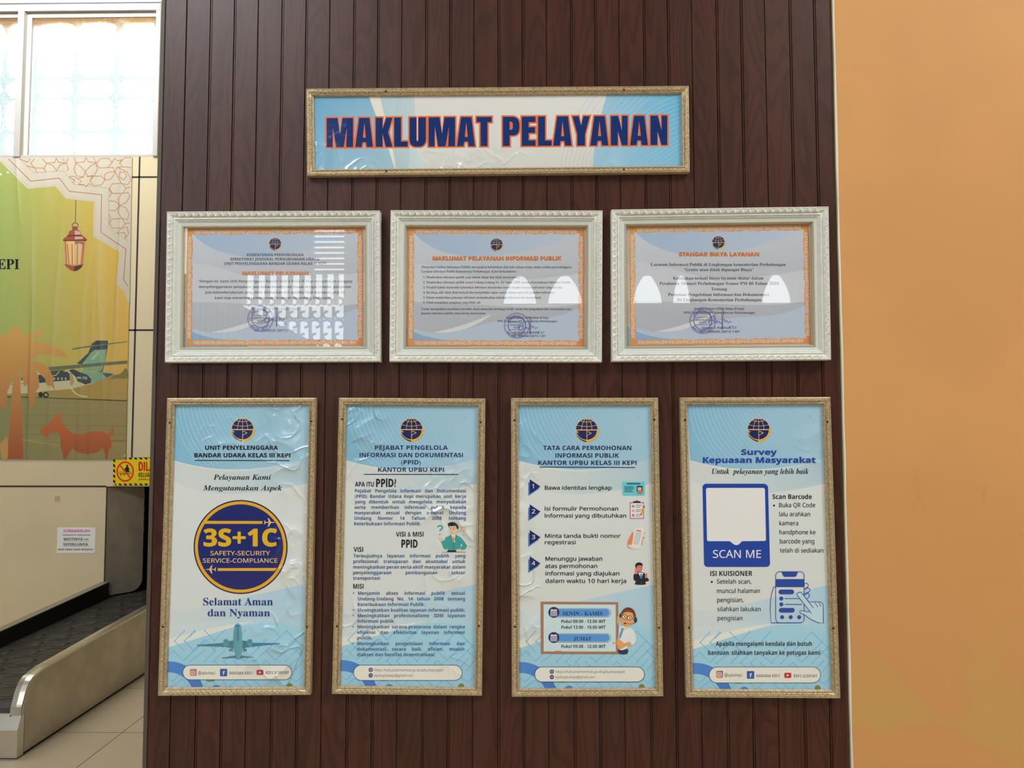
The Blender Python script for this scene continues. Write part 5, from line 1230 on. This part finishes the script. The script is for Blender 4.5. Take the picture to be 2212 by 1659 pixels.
# ------------------------------------------------------------------ festive banner on the back wall
def banner():
    yb = YB-0.006
    C = [(-190, 342), (285.5, 338.5), (272, 991.5), (-190, 990)]
    P = [on_y(p[0], p[1], yb) for p in C]
    root = empty('banner', (float(P[3][0]+P[2][0])/2, YB, float(P[2][2])), 'green to ochre festive banner with a lantern, palm and goat on the back wall', 'banner')
    L = Layer(yb); p = printed('sheet', root, L, None, M_VINYL, 0.95)
    p.z = lambda pt, y: on_y(pt[0], pt[1], y)
    def sky(u, v):
        k = max(0, min(1, (u-0.28)/0.72)); w_ = max(0, min(1, (v-0.70)/0.10))
        g0 = tuple((150, 178, 105)[n]*(1-k)+(212, 172, 82)[n]*k for n in range(3)); g1 = tuple((120, 150, 105)[n]*(1-k)+(150, 132, 82)[n]*k for n in range(3))
        return tuple(g0[n]*(1-w_)+g1[n]*w_ for n in range(3))
    p.fill(0, 0, 1, 1, sky, 20, 24, warp=lambda u, v: bil(C, u, v))
    # white pointed border with lattice
    b_ = printed('lattice_border', p.ob, L, W2, M_VINYL, 0.95)
    edge = [(0, 84), (275, 358), (552, 333), (655, 455), (935, 487), (928, 832), (1196, 992), (1155, 1298), (1240, 1390), (1276, 1500)]
    b_.poly([(-880, 50)]+[(-880, -300)][:0]+[(-700, 60), (-300, 84)]+edge+[(1290, 1500), (1313, 40)], (206, 200, 186), c2=(196, 186, 168), g=((0, 50), (1200, 1300)))
    b_.line([(x+(16 if i < 5 else 18), y-(14 if i < 4 else 8)) for i, (x, y) in enumerate(edge[:-1])], 2.5, (176, 168, 150))
    mid = [(82, 60), (308, 283), (590, 252), (690, 384), (1012, 417), (1004, 792), (1254, 960), (1230, 1262), (1272, 1330)]
    b_.line(mid, 6, (166, 78, 62)); b_.line([(190, 55), (335, 200), (632, 180), (738, 315), (1085, 352), (1080, 745), (1280, 880)], 3, (150, 120, 100))
    lc = (178, 130, 98); L.lock()
    for l in ([(190, 58), (275, 95), (300, 60)], [(262, 130), (340, 150), (440, 155), (465, 105), (420, 60)], [(345, 60), (305, 105), (345, 155), (370, 200)], [(465, 105), (440, 155), (455, 188)], [(465, 105), (545, 95), (560, 50)], [(560, 50), (580, 95), (660, 103), (620, 60)],
              [(660, 103), (600, 120), (562, 178), (525, 125), (465, 105)], [(660, 103), (680, 160), (665, 185)], [(660, 103), (680, 55)], [(735, 48), (755, 100), (840, 90), (855, 45)], [(855, 45), (880, 90), (968, 100), (925, 45)], [(755, 100), (735, 165), (765, 232), (830, 240), (850, 185), (790, 125), (755, 100)],
              [(968, 100), (910, 125), (850, 185), (870, 235), (940, 225), (972, 160), (955, 110)], [(968, 100), (1000, 60), (1085, 55), (1115, 100), (1070, 148), (990, 152), (955, 110)], [(1115, 100), (1140, 55), (1170, 80), (1210, 70), (1190, 105), (1230, 140), (1165, 145), (1145, 190), (1125, 145), (1070, 148)],
              [(1190, 105), (1240, 50), (1310, 45)], [(1230, 140), (1310, 148)], [(1145, 190), (1095, 190), (1040, 215), (1045, 270), (1100, 265), (1150, 195)], [(1145, 190), (1210, 305), (1270, 320), (1305, 270), (1265, 190), (1165, 145)], [(1195, 190), (1240, 195), (1262, 232), (1230, 270), (1185, 235), (1195, 190)],
              [(830, 240), (775, 260), (810, 285), (780, 312), (840, 320), (855, 340), (880, 310), (930, 320), (895, 280), (920, 235), (870, 238), (852, 190)], [(895, 280), (930, 235), (1010, 232), (1045, 270), (1010, 322), (930, 328)], [(690, 235), (740, 235), (775, 260)], [(690, 240), (745, 275), (725, 305)],
              [(1210, 305), (1115, 310), (1090, 355), (1120, 405), (1215, 405), (1255, 355), (1210, 305)], [(1215, 405), (1275, 395), (1295, 435), (1250, 500), (1190, 525), (1175, 460), (1215, 405)], [(1085, 480), (1150, 485), (1190, 525), (1150, 575), (1085, 575)], [(1190, 525), (1250, 545), (1285, 605), (1270, 665), (1215, 655), (1172, 590), (1190, 525)],
              [(1215, 655), (1120, 660), (1090, 705), (1120, 750), (1210, 750), (1248, 705), (1215, 655)], [(1248, 705), (1295, 700)], [(1210, 750), (1170, 800), (1240, 795), (1255, 850)], [(1210, 750), (1265, 740), (1280, 800), (1240, 860)], [(1255, 355), (1300, 340)], [(1085, 360), (1110, 405), (1090, 440)], [(1085, 610), (1100, 645), (1085, 690)]):
        b_.line(l, 7.5, lc)
    L.lock(False)
    b_.line([(-40, 228), (5, 215), (78, 195)], 2.5, (130, 150, 110)); b_.ell(8, 215, 11, None, (220, 224, 200)); b_.ell(78, 196, 11, None, (220, 224, 200))
    t = printed('lettering', p.ob, L, W2, M_VINYL, 0.95); t.text('KEPI', -128, 192, 1158, 98, 'serifb', (32, 44, 50), off=.012)
    # aeroplane photograph on the apron
    ph = printed('aeroplane_picture', p.ob, L, W3, M_VINYL, 0.95, label='twin prop aeroplane on an apron')
    ph.poly([(-880, 820), (-880, 770), (380, 770), (700, 740), (880, 690), (1130, 600), (1262, 580), (1262, 850), (300, 815)], (158, 140, 78), c2=(176, 146, 78), g=((300, 800), (1250, 650)))
    ph.poly(smooth([(1225, 560), (1240, 535), (1266, 545), (1266, 630), (1180, 632), (1100, 640), (1130, 605), (1190, 590)]), (124, 118, 62))
    ph.poly([(-880, 822), (60, 810), (1262, 850), (1262, 862), (400, 828), (60, 822)], (70, 76, 52))
    ph.poly([(-880, 830), (60, 824), (1258, 866), (1252, 1440), (-880, 1440)], (122, 142, 96), c2=(158, 138, 88), g=((100, 1000), (1250, 1000)))
    for y0, y1, c in ((880, 940, (156, 146, 100)), (1240, 1300, (172, 152, 90)), (1000, 1010, (120, 126, 84)), (1100, 1108, (112, 120, 80)), (1190, 1196, (120, 124, 80))): ph.line([(200, y0), (700, y0+(y1-y0)*.4), (1255, y1)], 5, c)
    ph.line([(230, 1246), (600, 1300)], 4, (196, 180, 120)); ph.line([(1105, 1255), (1255, 1255)], 8, (124, 110, 64))
    NV, TQ, CR = (62, 74, 78), (126, 168, 136), (196, 190, 150)
    ph.poly([(-400, 800), (40, 690), (300, 640), (360, 560), (600, 560), (760, 545), (900, 590), (1000, 575), (1130, 590), (900, 690), (850, 700), (700, 740), (480, 756), (300, 780), (60, 790)], CR)
    ph.poly([(380, 600), (480, 585), (540, 610), (600, 560), (690, 570), (720, 650), (540, 664), (390, 680)], NV); ph.poly([(685, 556), (720, 540), (850, 580), (910, 640), (915, 676), (850, 694), (770, 660), (755, 620)], NV)
    ph.poly(smooth([(760, 560), (900, 575), (1010, 572), (1110, 590), (1060, 624), (915, 676), (905, 628), (850, 590)], n=3), TQ); ph.poly([(1010, 575), (1100, 584), (1135, 594), (1060, 624)], (70, 96, 108))
    ph.poly([(765, 485), (880, 380), (915, 285), (965, 255), (1075, 258), (1072, 320), (1040, 490), (1020, 572), (960, 560), (990, 520)], NV); ph.poly([(820, 486), (900, 380), (945, 348), (1060, 345), (1040, 480), (1010, 560), (900, 560), (820, 570), (840, 525)], TQ)
    ph.poly([(900, 440), (980, 360), (1000, 365), (930, 450)], (166, 190, 150)); ph.line([(945, 350), (1010, 420), (1000, 480)], 6, (160, 186, 146))
    ph.poly([(720, 335), (910, 304), (1262, 264), (1262, 272), (960, 312), (720, 348)], (106, 110, 92))
    ph.poly([(480, 520), (800, 494), (1266, 455), (1266, 488), (1100, 500), (860, 522), (510, 556), (490, 545)], (104, 110, 84)); ph.poly([(500, 560), (660, 548), (600, 575), (520, 612)], (70, 78, 58))
    ph.line([(510, 612), (560, 600), (592, 562)], 8, CR)
    for k in range(4): ph.ell(540+38*k, 636+0*k, 9, 13, (176, 178, 150))
    ph.line(bez((680, 572), (720, 575), (740, 620), (752, 680), 8), 10, (214, 204, 150)); ph.poly([(690, 580), (715, 578), (742, 660), (720, 706), (700, 700)], (170, 156, 108))
    ph.line(bez((708, 718), (730, 780), (780, 815), (870, 815), 8), 14, (206, 194, 138)); ph.line([(740, 670), (800, 715)], 4, (206, 194, 138)); ph.line([(740, 690), (830, 740)], 3, (190, 180, 130))
    ph.text('PK-YSJ', 768, 866, 640, 24, 'bold', (212, 208, 180))
    ph.ell(456, 797, 29, 29, (40, 44, 36)); ph.ell(458, 797, 15, 15, (160, 160, 128)); ph.ell(405, 795, 22, 27, (44, 48, 38)); ph.ell(220, 636, 7, 11, (60, 66, 50)); ph.line([(60, 694), (300, 680)], 5, (90, 96, 70))
    # palm and goat silhouettes
    pm = printed('palm_silhouette', p.ob, L, W3, M_VINYL, 0.95); PA, PB = (206, 160, 90), (166, 88, 56); G_ = ((150, 200), (150, 1430))
    pm.poly([(135, 530), (195, 530), (212, 900), (234, 1432), (74, 1432), (108, 900)], PA, c2=PB, g=G_)
    for fr in ([(-20, 560), (-60, 480), (20, 440), (-120, 420), (-160, 330), (-40, 300), (-10, 180), (60, 220), (90, 130), (205, 130), (225, 215), (340, 170), (470, 140), (380, 215), (300, 250), (420, 275), (560, 320), (640, 375), (684, 432), (590, 408), (560, 415), (500, 395), (380, 395), (345, 430), (310, 450), (420, 480), (480, 530), (525, 610), (545, 750), (520, 715), (465, 700), (450, 640), (400, 590), (340, 530), (380, 600), (390, 720), (360, 760), (360, 830), (345, 880), (302, 960), (298, 860), (285, 830), (272, 690), (240, 715), (225, 620), (196, 535), (138, 545), (105, 690), (75, 760), (65, 890), (48, 960), (10, 910), (-40, 800)],):
        pm.poly(fr, PA, c2=PB, g=G_)
    gt = printed('goat_silhouette', p.ob, L, W3, M_VINYL, 0.95)
    gt.poly(smooth([(402, 1155), (412, 1130), (470, 1095), (520, 1040), (552, 1005), (585, 985), (625, 988), (600, 1030), (640, 1100), (700, 1165), (760, 1192), (830, 1188), (900, 1165), (970, 1158), (1030, 1172), (1070, 1188), (1105, 1160), (1108, 1110), (1130, 1135), (1138, 1165), (1120, 1200), (1094, 1212), (1110, 1270), (1106, 1320), (1080, 1350), (1074, 1400), (1070, 1432), (1048, 1432), (1046, 1390), (1036, 1345), (1014, 1328), (980, 1360), (900, 1384), (820, 1380), (760, 1360), (726, 1330), (700, 1360), (680, 1385), (668, 1432), (628, 1432), (628, 1385), (605, 1320), (600, 1240), (584, 1178), (540, 1175), (500, 1178), (490, 1212), (470, 1212), (420, 1190), (404, 1172)], n=3), (196, 112, 62), c2=(166, 88, 56), g=((800, 1000), (800, 1400)))
    gt.poly(smooth([(0, 1300), (30, 1250), (74, 1225), (74, 1432), (20, 1432), (10, 1380)]), (196, 150, 90))
    # hanging lantern
    ln = printed('lantern_picture', p.ob, L, W2, M_VINYL, 0.95, label='printed brown lantern on a chain')
    D, R_, G2, PK = (96, 58, 52), (158, 84, 62), (224, 186, 120), (206, 168, 144)
    ln.line([(755, 468), (750, 695)], 9, (110, 90, 60)); ln.ring(748, 726, 26, 33, D)
    ln.poly(smooth([(724, 742), (750, 730), (770, 745), (768, 775), (722, 775)]), (140, 62, 76))
    ln.poly(smooth([(722, 768), (690, 782), (678, 820), (640, 850), (628, 876), (745, 890), (862, 876), (850, 846), (812, 818), (800, 782), (770, 768)], n=3), R_)
    ln.poly([(745, 772), (795, 784), (806, 815), (745, 815)], PK); ln.poly([(745, 834), (820, 834), (826, 858), (745, 862)], PK); ln.poly([(676, 818), (812, 818), (828, 832), (664, 832)], D)
    ln.poly([(640, 868), (850, 868), (826, 1115), (655, 1115)], (196, 120, 84)); ln.poly([(660, 872), (745, 872), (745, 1110), (672, 1110)], G2); ln.poly([(748, 880), (832, 880), (812, 1110), (748, 1110)], (216, 180, 130))
    for x0, x1 in ((672, 686), (716, 720), (772, 768), (826, 806)): ln.line([(x0, 910), (x1, 1108)], 8, (150, 94, 70))
    ln.line([(632, 874), (860, 872)], 12, D); ln.poly([(745, 880), (835, 884), (830, 920), (790, 900), (745, 915)], (150, 110, 96))
    ln.poly(smooth([(648, 1108), (655, 1128), (690, 1160), (738, 1180), (790, 1160), (820, 1128), (830, 1108), (740, 1126)], n=3), R_); ln.poly(smooth([(745, 1130), (818, 1122), (790, 1160), (742, 1178)], n=3), (84, 54, 50))
    ey = on_y(269, 985, yb-0.004); m = MB(); m.disc((ey[0], yb-0.0045, ey[2]), 0.011); m.build('eyelet', M_STEELB, root)
banner()

# ------------------------------------------------------------------ notices
def warning_sign():
    yb = YB-0.004; q = [(244.3, 989), (392, 987), (391, 1048.5), (244.3, 1049)]
    P = [on_y(p[0], p[1], yb) for p in q]
    root = empty('warning_sign', (float(P[3][0]+P[2][0])/2, YB, float(P[3][2])), 'yellow no sitting sign with a black hazard border above the belt opening', 'sign')
    m = MB(); m.prism([(p[0], p[2]) for p in P], 'y', yb, YB-0.0005); m.build('backing_plate', M_BOARD, root)
    L = Layer(yb-0.0005); p = printed('face', root, L, W4, M_MATTE, 0.9)
    Y_, K = (250, 205, 14), (26, 24, 24)
    p.poly([(1126, 42), (1806, 32), (1802, 314), (1126, 316)], K)
    for k in range(15): x = 1150+k*52; p.poly([(x, 42), (x+26, 41), (x+38, 60), (x+12, 61)], Y_); p.poly([(x, 296), (x+26, 296), (x+38, 315), (x+12, 315)], Y_)
    for k in range(5): y = 75+k*52; p.poly([(1126, y), (1146, y+14), (1146, y+38), (1126, y+24)], Y_)
    p.poly([(1147, 60), (1790, 55), (1786, 296), (1147, 297)], Y_)
    s = printed('pictogram', p.ob, L, W4, M_MATTE, 0.9); R_ = (248, 50, 46)
    s.line(arc(1246, 178, 80, 94, 0, 360, 36), 17, R_, closed=True)
    for y in (174, 190, 201): s.line([(1180, y), (1310, y)], 5 if y > 180 else 2.5, K)
    s.line([(1202, 200), (1202, 222)], 7, K); s.line([(1242, 200), (1236, 222)], 7, K); s.line([(1218, 200), (1222, 215)], 3, K)
    s.ell(1266, 120, 11, 11, K); s.poly(smooth([(1250, 136), (1278, 132), (1284, 165), (1288, 182), (1240, 184), (1246, 160)], n=3), K); s.line([(1256, 140), (1238, 158), (1240, 176)], 7, K); s.line([(1276, 140), (1292, 156)], 6, K)
    s.line([(1190, 112), (1304, 246)], 15, R_)
    t = printed('lettering', p.ob, L, W4, M_MATTE, 0.9)
    t.text('DILA', 1380, 1536, 172, 90, 'bold', R_, off=.02); t.text('KELUAR', 1380, 1512, 233, 44, 'bold', K, off=.012); t.text('(APABILA', 1376, 1490, 265, 18, 'bold', K)
warning_sign()
def paper_note():
    yb = YB-0.0012; C = [(124, 1139), (206.7, 1139), (204.6, 1194.7), (122.6, 1194.7)]
    P = [on_y(p[0], p[1], yb) for p in C]
    root = empty('paper_notice', (float(P[2][0]+P[3][0])/2, YB, float(P[2][2])), 'white paper notice with pink and black lettering on the cream wall', 'notice')
    L = Layer(yb); p = printed('sheet', root, L, None, M_MATTE, 0.50); p.z = lambda pt, y: on_y(pt[0], pt[1], y)
    p.fill(0, 0, 1, 1, lambda u, v: (206, 204, 212), 4, 4, warp=lambda u, v: bil(C, u, v))
    t = printed('lettering', p.ob, L, W4, M_MATTE, 0.50); K = (70, 58, 62)
    t.text('GUNAKANLAH', 632, 890, 782, 26, 'bold', (206, 64, 150), off=.02)
    for s, x0, x1, yb_, c in (('TIMBANGAN INI SEBAGAIMANA', 620, 900, 816, 12), ('MESTINYA', 634, 824, 864, 26), ('DAN', 834, 880, 862, 16), ('SEPERLUNYA.', 630, 882, 916, 26), ('MARI SAMA-SAMA MENJAGA.', 578, 930, 962, 17)): t.text(s, x0, x1, yb_, c, 'bold', K, off=.015)
    t.line([(632, 872), (882, 872)], 2, K); t.line([(630, 924), (880, 924)], 2, K)
paper_note()
m = MB(); P = [on_y(*p, YB) for p in ((118.5, 1071), (130, 1071), (130, 1083), (118, 1083.5))]
m.prism([(p[0], p[2]) for p in P], 'y', YB-0.001, YB); tag(m.build('tape_patch', plain('aged_tape', (0.56, 0.42, 0.28), 0.6)), 'small square of beige tape on the cream wall above the paper notice', 'tape')

# ------------------------------------------------------------------ baggage belt
XN, XF = -2.27, -3.02                            # outer faces of the near and far side panels
def conveyor():
    root = empty('baggage_conveyor', ((XN+XF)/2, 2.6, 0), 'low steel baggage conveyor running through the wall opening', 'conveyor')
    ye = 4.24; cap = 0.050
    top = smooth([(1.622, 0.187), (1.628, 0.222), (1.641, 0.256), (1.655, 0.289), (1.674, 0.315), (1.703, 0.333), (1.739, 0.342), (1.781, 0.350)], False, 4)+[(2.284, 0.372), (2.720, 0.387), (ye, 0.432)]
    def panel(x0, x1, tp, name, mat):
        m = MB(); m.prism([(1.651, 0.012), (ye, 0.012)]+tp[::-1]+[(1.651, 0.186)], 'x', x0, x1); return m.build(name, mat, root)
    panel(XN-0.004, XN, top, 'side_panel', M_STEEL)
    # rolled cap along the top of the near panel
    m = MB(); rows = []
    for i, (y, z) in enumerate(top):
        p0, p1 = top[max(0, i-1)], top[min(len(top)-1, i+1)]; l = math.hypot(p1[0]-p0[0], p1[1]-p0[1]); ny, nz = -(p1[1]-p0[1])/l, (p1[0]-p0[0])/l
        q = lambda x, d: (x, y+ny*d, z+nz*d)
        rows.append([q(XN-cap, -0.010), q(XN-cap, 0), q(XN-cap*.5, 0.002), q(XN-0.001, 0), q(XN+0.002, -0.003), q(XN+0.002, -0.010)])
    m.grid(rows); m.face([rows[0][k] for k in range(6)]); m.build('rolled_cap', M_STEELB, root)
    m = MB(); m.prism([(1.66, 0.10), (ye, 0.16), (ye, 0.42)]+[(y+0.004, z-0.006) for y, z in top[:-1]][::-1], 'x', XN-cap-0.002, XN-cap); m.build('inner_lining', M_BLACKM, root)
    # far guard
    gz = lambda y: 0.358+0.040*(y-3.6)
    m = MB(); m.prism([(1.62, 0.10), (YB-0.001, 0.12), (YB-0.001, gz(YB)), (1.75, gz(1.75)), (1.62, 0.2)], 'x', XF, XF+0.035); g = m.build('far_guard', M_BLACKM, root)
    m = MB(); m.prism([(1.75, gz(1.75)), (YB-0.001, gz(YB)), (YB-0.001, gz(YB)+0.006), (1.75, gz(1.75)+0.006)], 'x', XF-0.02, XF+0.037); m.build('guard_cap', plain('grey_guard_cap', (0.34, 0.31, 0.25), 0.4, metal=.5), g)
    # belt wraps down over the end roller
    x0, x1 = XF+0.036, XN-cap-0.003; zt = 0.248
    def bz(y): return zt+0.021*(y-YB)
    path = [(ye, bz(ye)), (3.0, bz(3.0)), (2.2, bz(2.2)), (1.76, bz(1.76))]+[(1.735-0.075*math.sin(math.radians(q)), bz(1.76)-0.075+0.075*math.cos(math.radians(q))) for q in range(10, 121, 14)]
    m = MB(); m.grid([[(x0, y, z), (x1, y, z)] for y, z in path]); 
    bt = m.build('belt', plain('dusty_black_belt', (0.030, 0.0275, 0.023), 0.5, var=0.35, vs=9), root)
    # moulded Y tread
    m = MB(); M_TR = plain('belt_tread', (0.012, 0.012, 0.011), 0.45); M_TR2 = plain('worn_belt_rib', (0.115, 0.105, 0.06), 0.55)
    random.seed(7); ny = 17
    def ribs(*a_, **k_):
        n0 = len(m.m); m.tube(*a_, **k_)
        for i in range(n0, len(m.m)): m.m[i] = 1
    def on(x, y): return (x, y, bz(y)+0.0015)
    for j in range(ny):
        for i in range(4):
            y = 1.80+j*0.145; x = x0+0.10+i*0.155+(0.077 if j % 2 else 0)
            if x > x1-0.05: continue
            for s in ([(x, y), (x+0.015, y+0.055), (x-0.02, y+0.075)], [(x-0.055, y-0.012), (x, y), (x+0.06, y+0.004)], [(x-0.065, y-0.05), (x-0.02, y-0.035), (x+0.05, y-0.03)]):
                m.tube([on(*q) for q in s], 0.0042, 4, flat=.5, up=(0, 0, 1))
            for q in (-.005, .005): ribs([on(x+q-.012, y+.002), on(x+q+.004, y+.03)], 0.0024, 4, flat=.7, up=(0, 0, 1))
            ribs([on(x+0.015, y+0.055), on(x-0.004, y+0.066)], 0.0026, 4, flat=.7, up=(0, 0, 1))
    m.build('tread', [M_TR, M_TR2], bt, fix=False)
    # box at the near end with a sloping top edge
    m = MB(); m.prism([(1.606, 0.004), (1.650, 0.004), (1.650, 0.186), (1.632, 0.186), (1.606, 0.126)], 'x', XF, XN); m.build('end_box', M_STEELB, root, bevel=0.002)
    m = MB(); m.box(XN-0.015, XN-0.003, 1.64, ye, 0, 0.014); m.box(XF+.02, XN-0.003, 1.612, 1.62, 0, 0.006); m.build('plinth', M_BLACK, root)
conveyor()
# opening boxed in near black, with its steel plate and strip curtain
def opening():
    xp = XO0; A_, B2_ = Vector((xp+0.012, YB+0.004)), Vector((-2.846, 3.795)); Lp = (B2_-A_).length; d = (B2_-A_)/Lp; n = Vector((-d.y, d.x))*0.006
    zt, zb, r = ZO1-0.004, 0.262, 0.085
    out = [(0, zt), (Lp, zt)]+[(Lp-r+r*math.cos(math.radians(q)), zb+r-r*math.sin(math.radians(q))) for q in range(0, 91, 10)]+[(0, zb)]
    fr = [(A_.x+d.x*u, A_.y+d.y*u, z) for u, z in out]; bk = [(A_.x+d.x*u+n.x, A_.y+d.y*u+n.y, z) for u, z in out]
    m = MB(); m.face(fr); m.face(bk[::-1])
    for i in range(len(fr)): j = (i+1) % len(fr); m.face([fr[i], fr[j], bk[j], bk[i]])
    tag(m.build('steel_plate', steel_mat('dull_steel', (0.52, 0.46, 0.35), 0.40, 0.5)), 'tall dull steel plate with a rounded lower corner beside the belt opening', 'panel')
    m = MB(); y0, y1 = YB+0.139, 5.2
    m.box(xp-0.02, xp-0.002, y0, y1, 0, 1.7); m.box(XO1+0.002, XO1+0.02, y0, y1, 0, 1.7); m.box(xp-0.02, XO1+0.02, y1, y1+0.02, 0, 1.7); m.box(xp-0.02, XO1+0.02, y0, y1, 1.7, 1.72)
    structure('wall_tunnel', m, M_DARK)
    root = empty('strip_curtain', (-2.62, 3.88, ZO1), 'dark rubber strip curtain with blue and white flecks inside the belt opening', 'curtain')
    random.seed(11); MS = plain('black_curtain_strip', (0.01, 0.01, 0.012), 0.4); M_FL = plain('pale_fleck', (0.35, 0.36, 0.42), 0.4); M_BL = plain('blue_fleck', (0.02, 0.03, 0.22), 0.4)
    x = -2.93; k = 0
    while x < -2.44:
        m = MB(); rows = []
        for j in range(9):
            z = ZO1+0.02-(ZO1-0.27)*j/8; q = 0.006*math.sin(j+k)
            rows.append([(x, 3.88+q, z), (x+0.07, 3.882+q, z), (x+0.07, 3.886+q, z), (x, 3.884+q, z)])
        m.grid(rows, close_u=True); s = m.build('strip', MS, root)
        z = ZO1-0.08
        while z > 0.42:
            h = random.uniform(.015, .06); mm_ = MB(); mm_.box(x+0.040, x+0.052, 3.868, 3.871, z-h, z); (k < 2) and mm_.build('fleck', M_FL if random.random() < .7 else M_BL, s); z -= h+random.uniform(.015, .06)
        x += 0.085; k += 1
opening()
finish_prints()
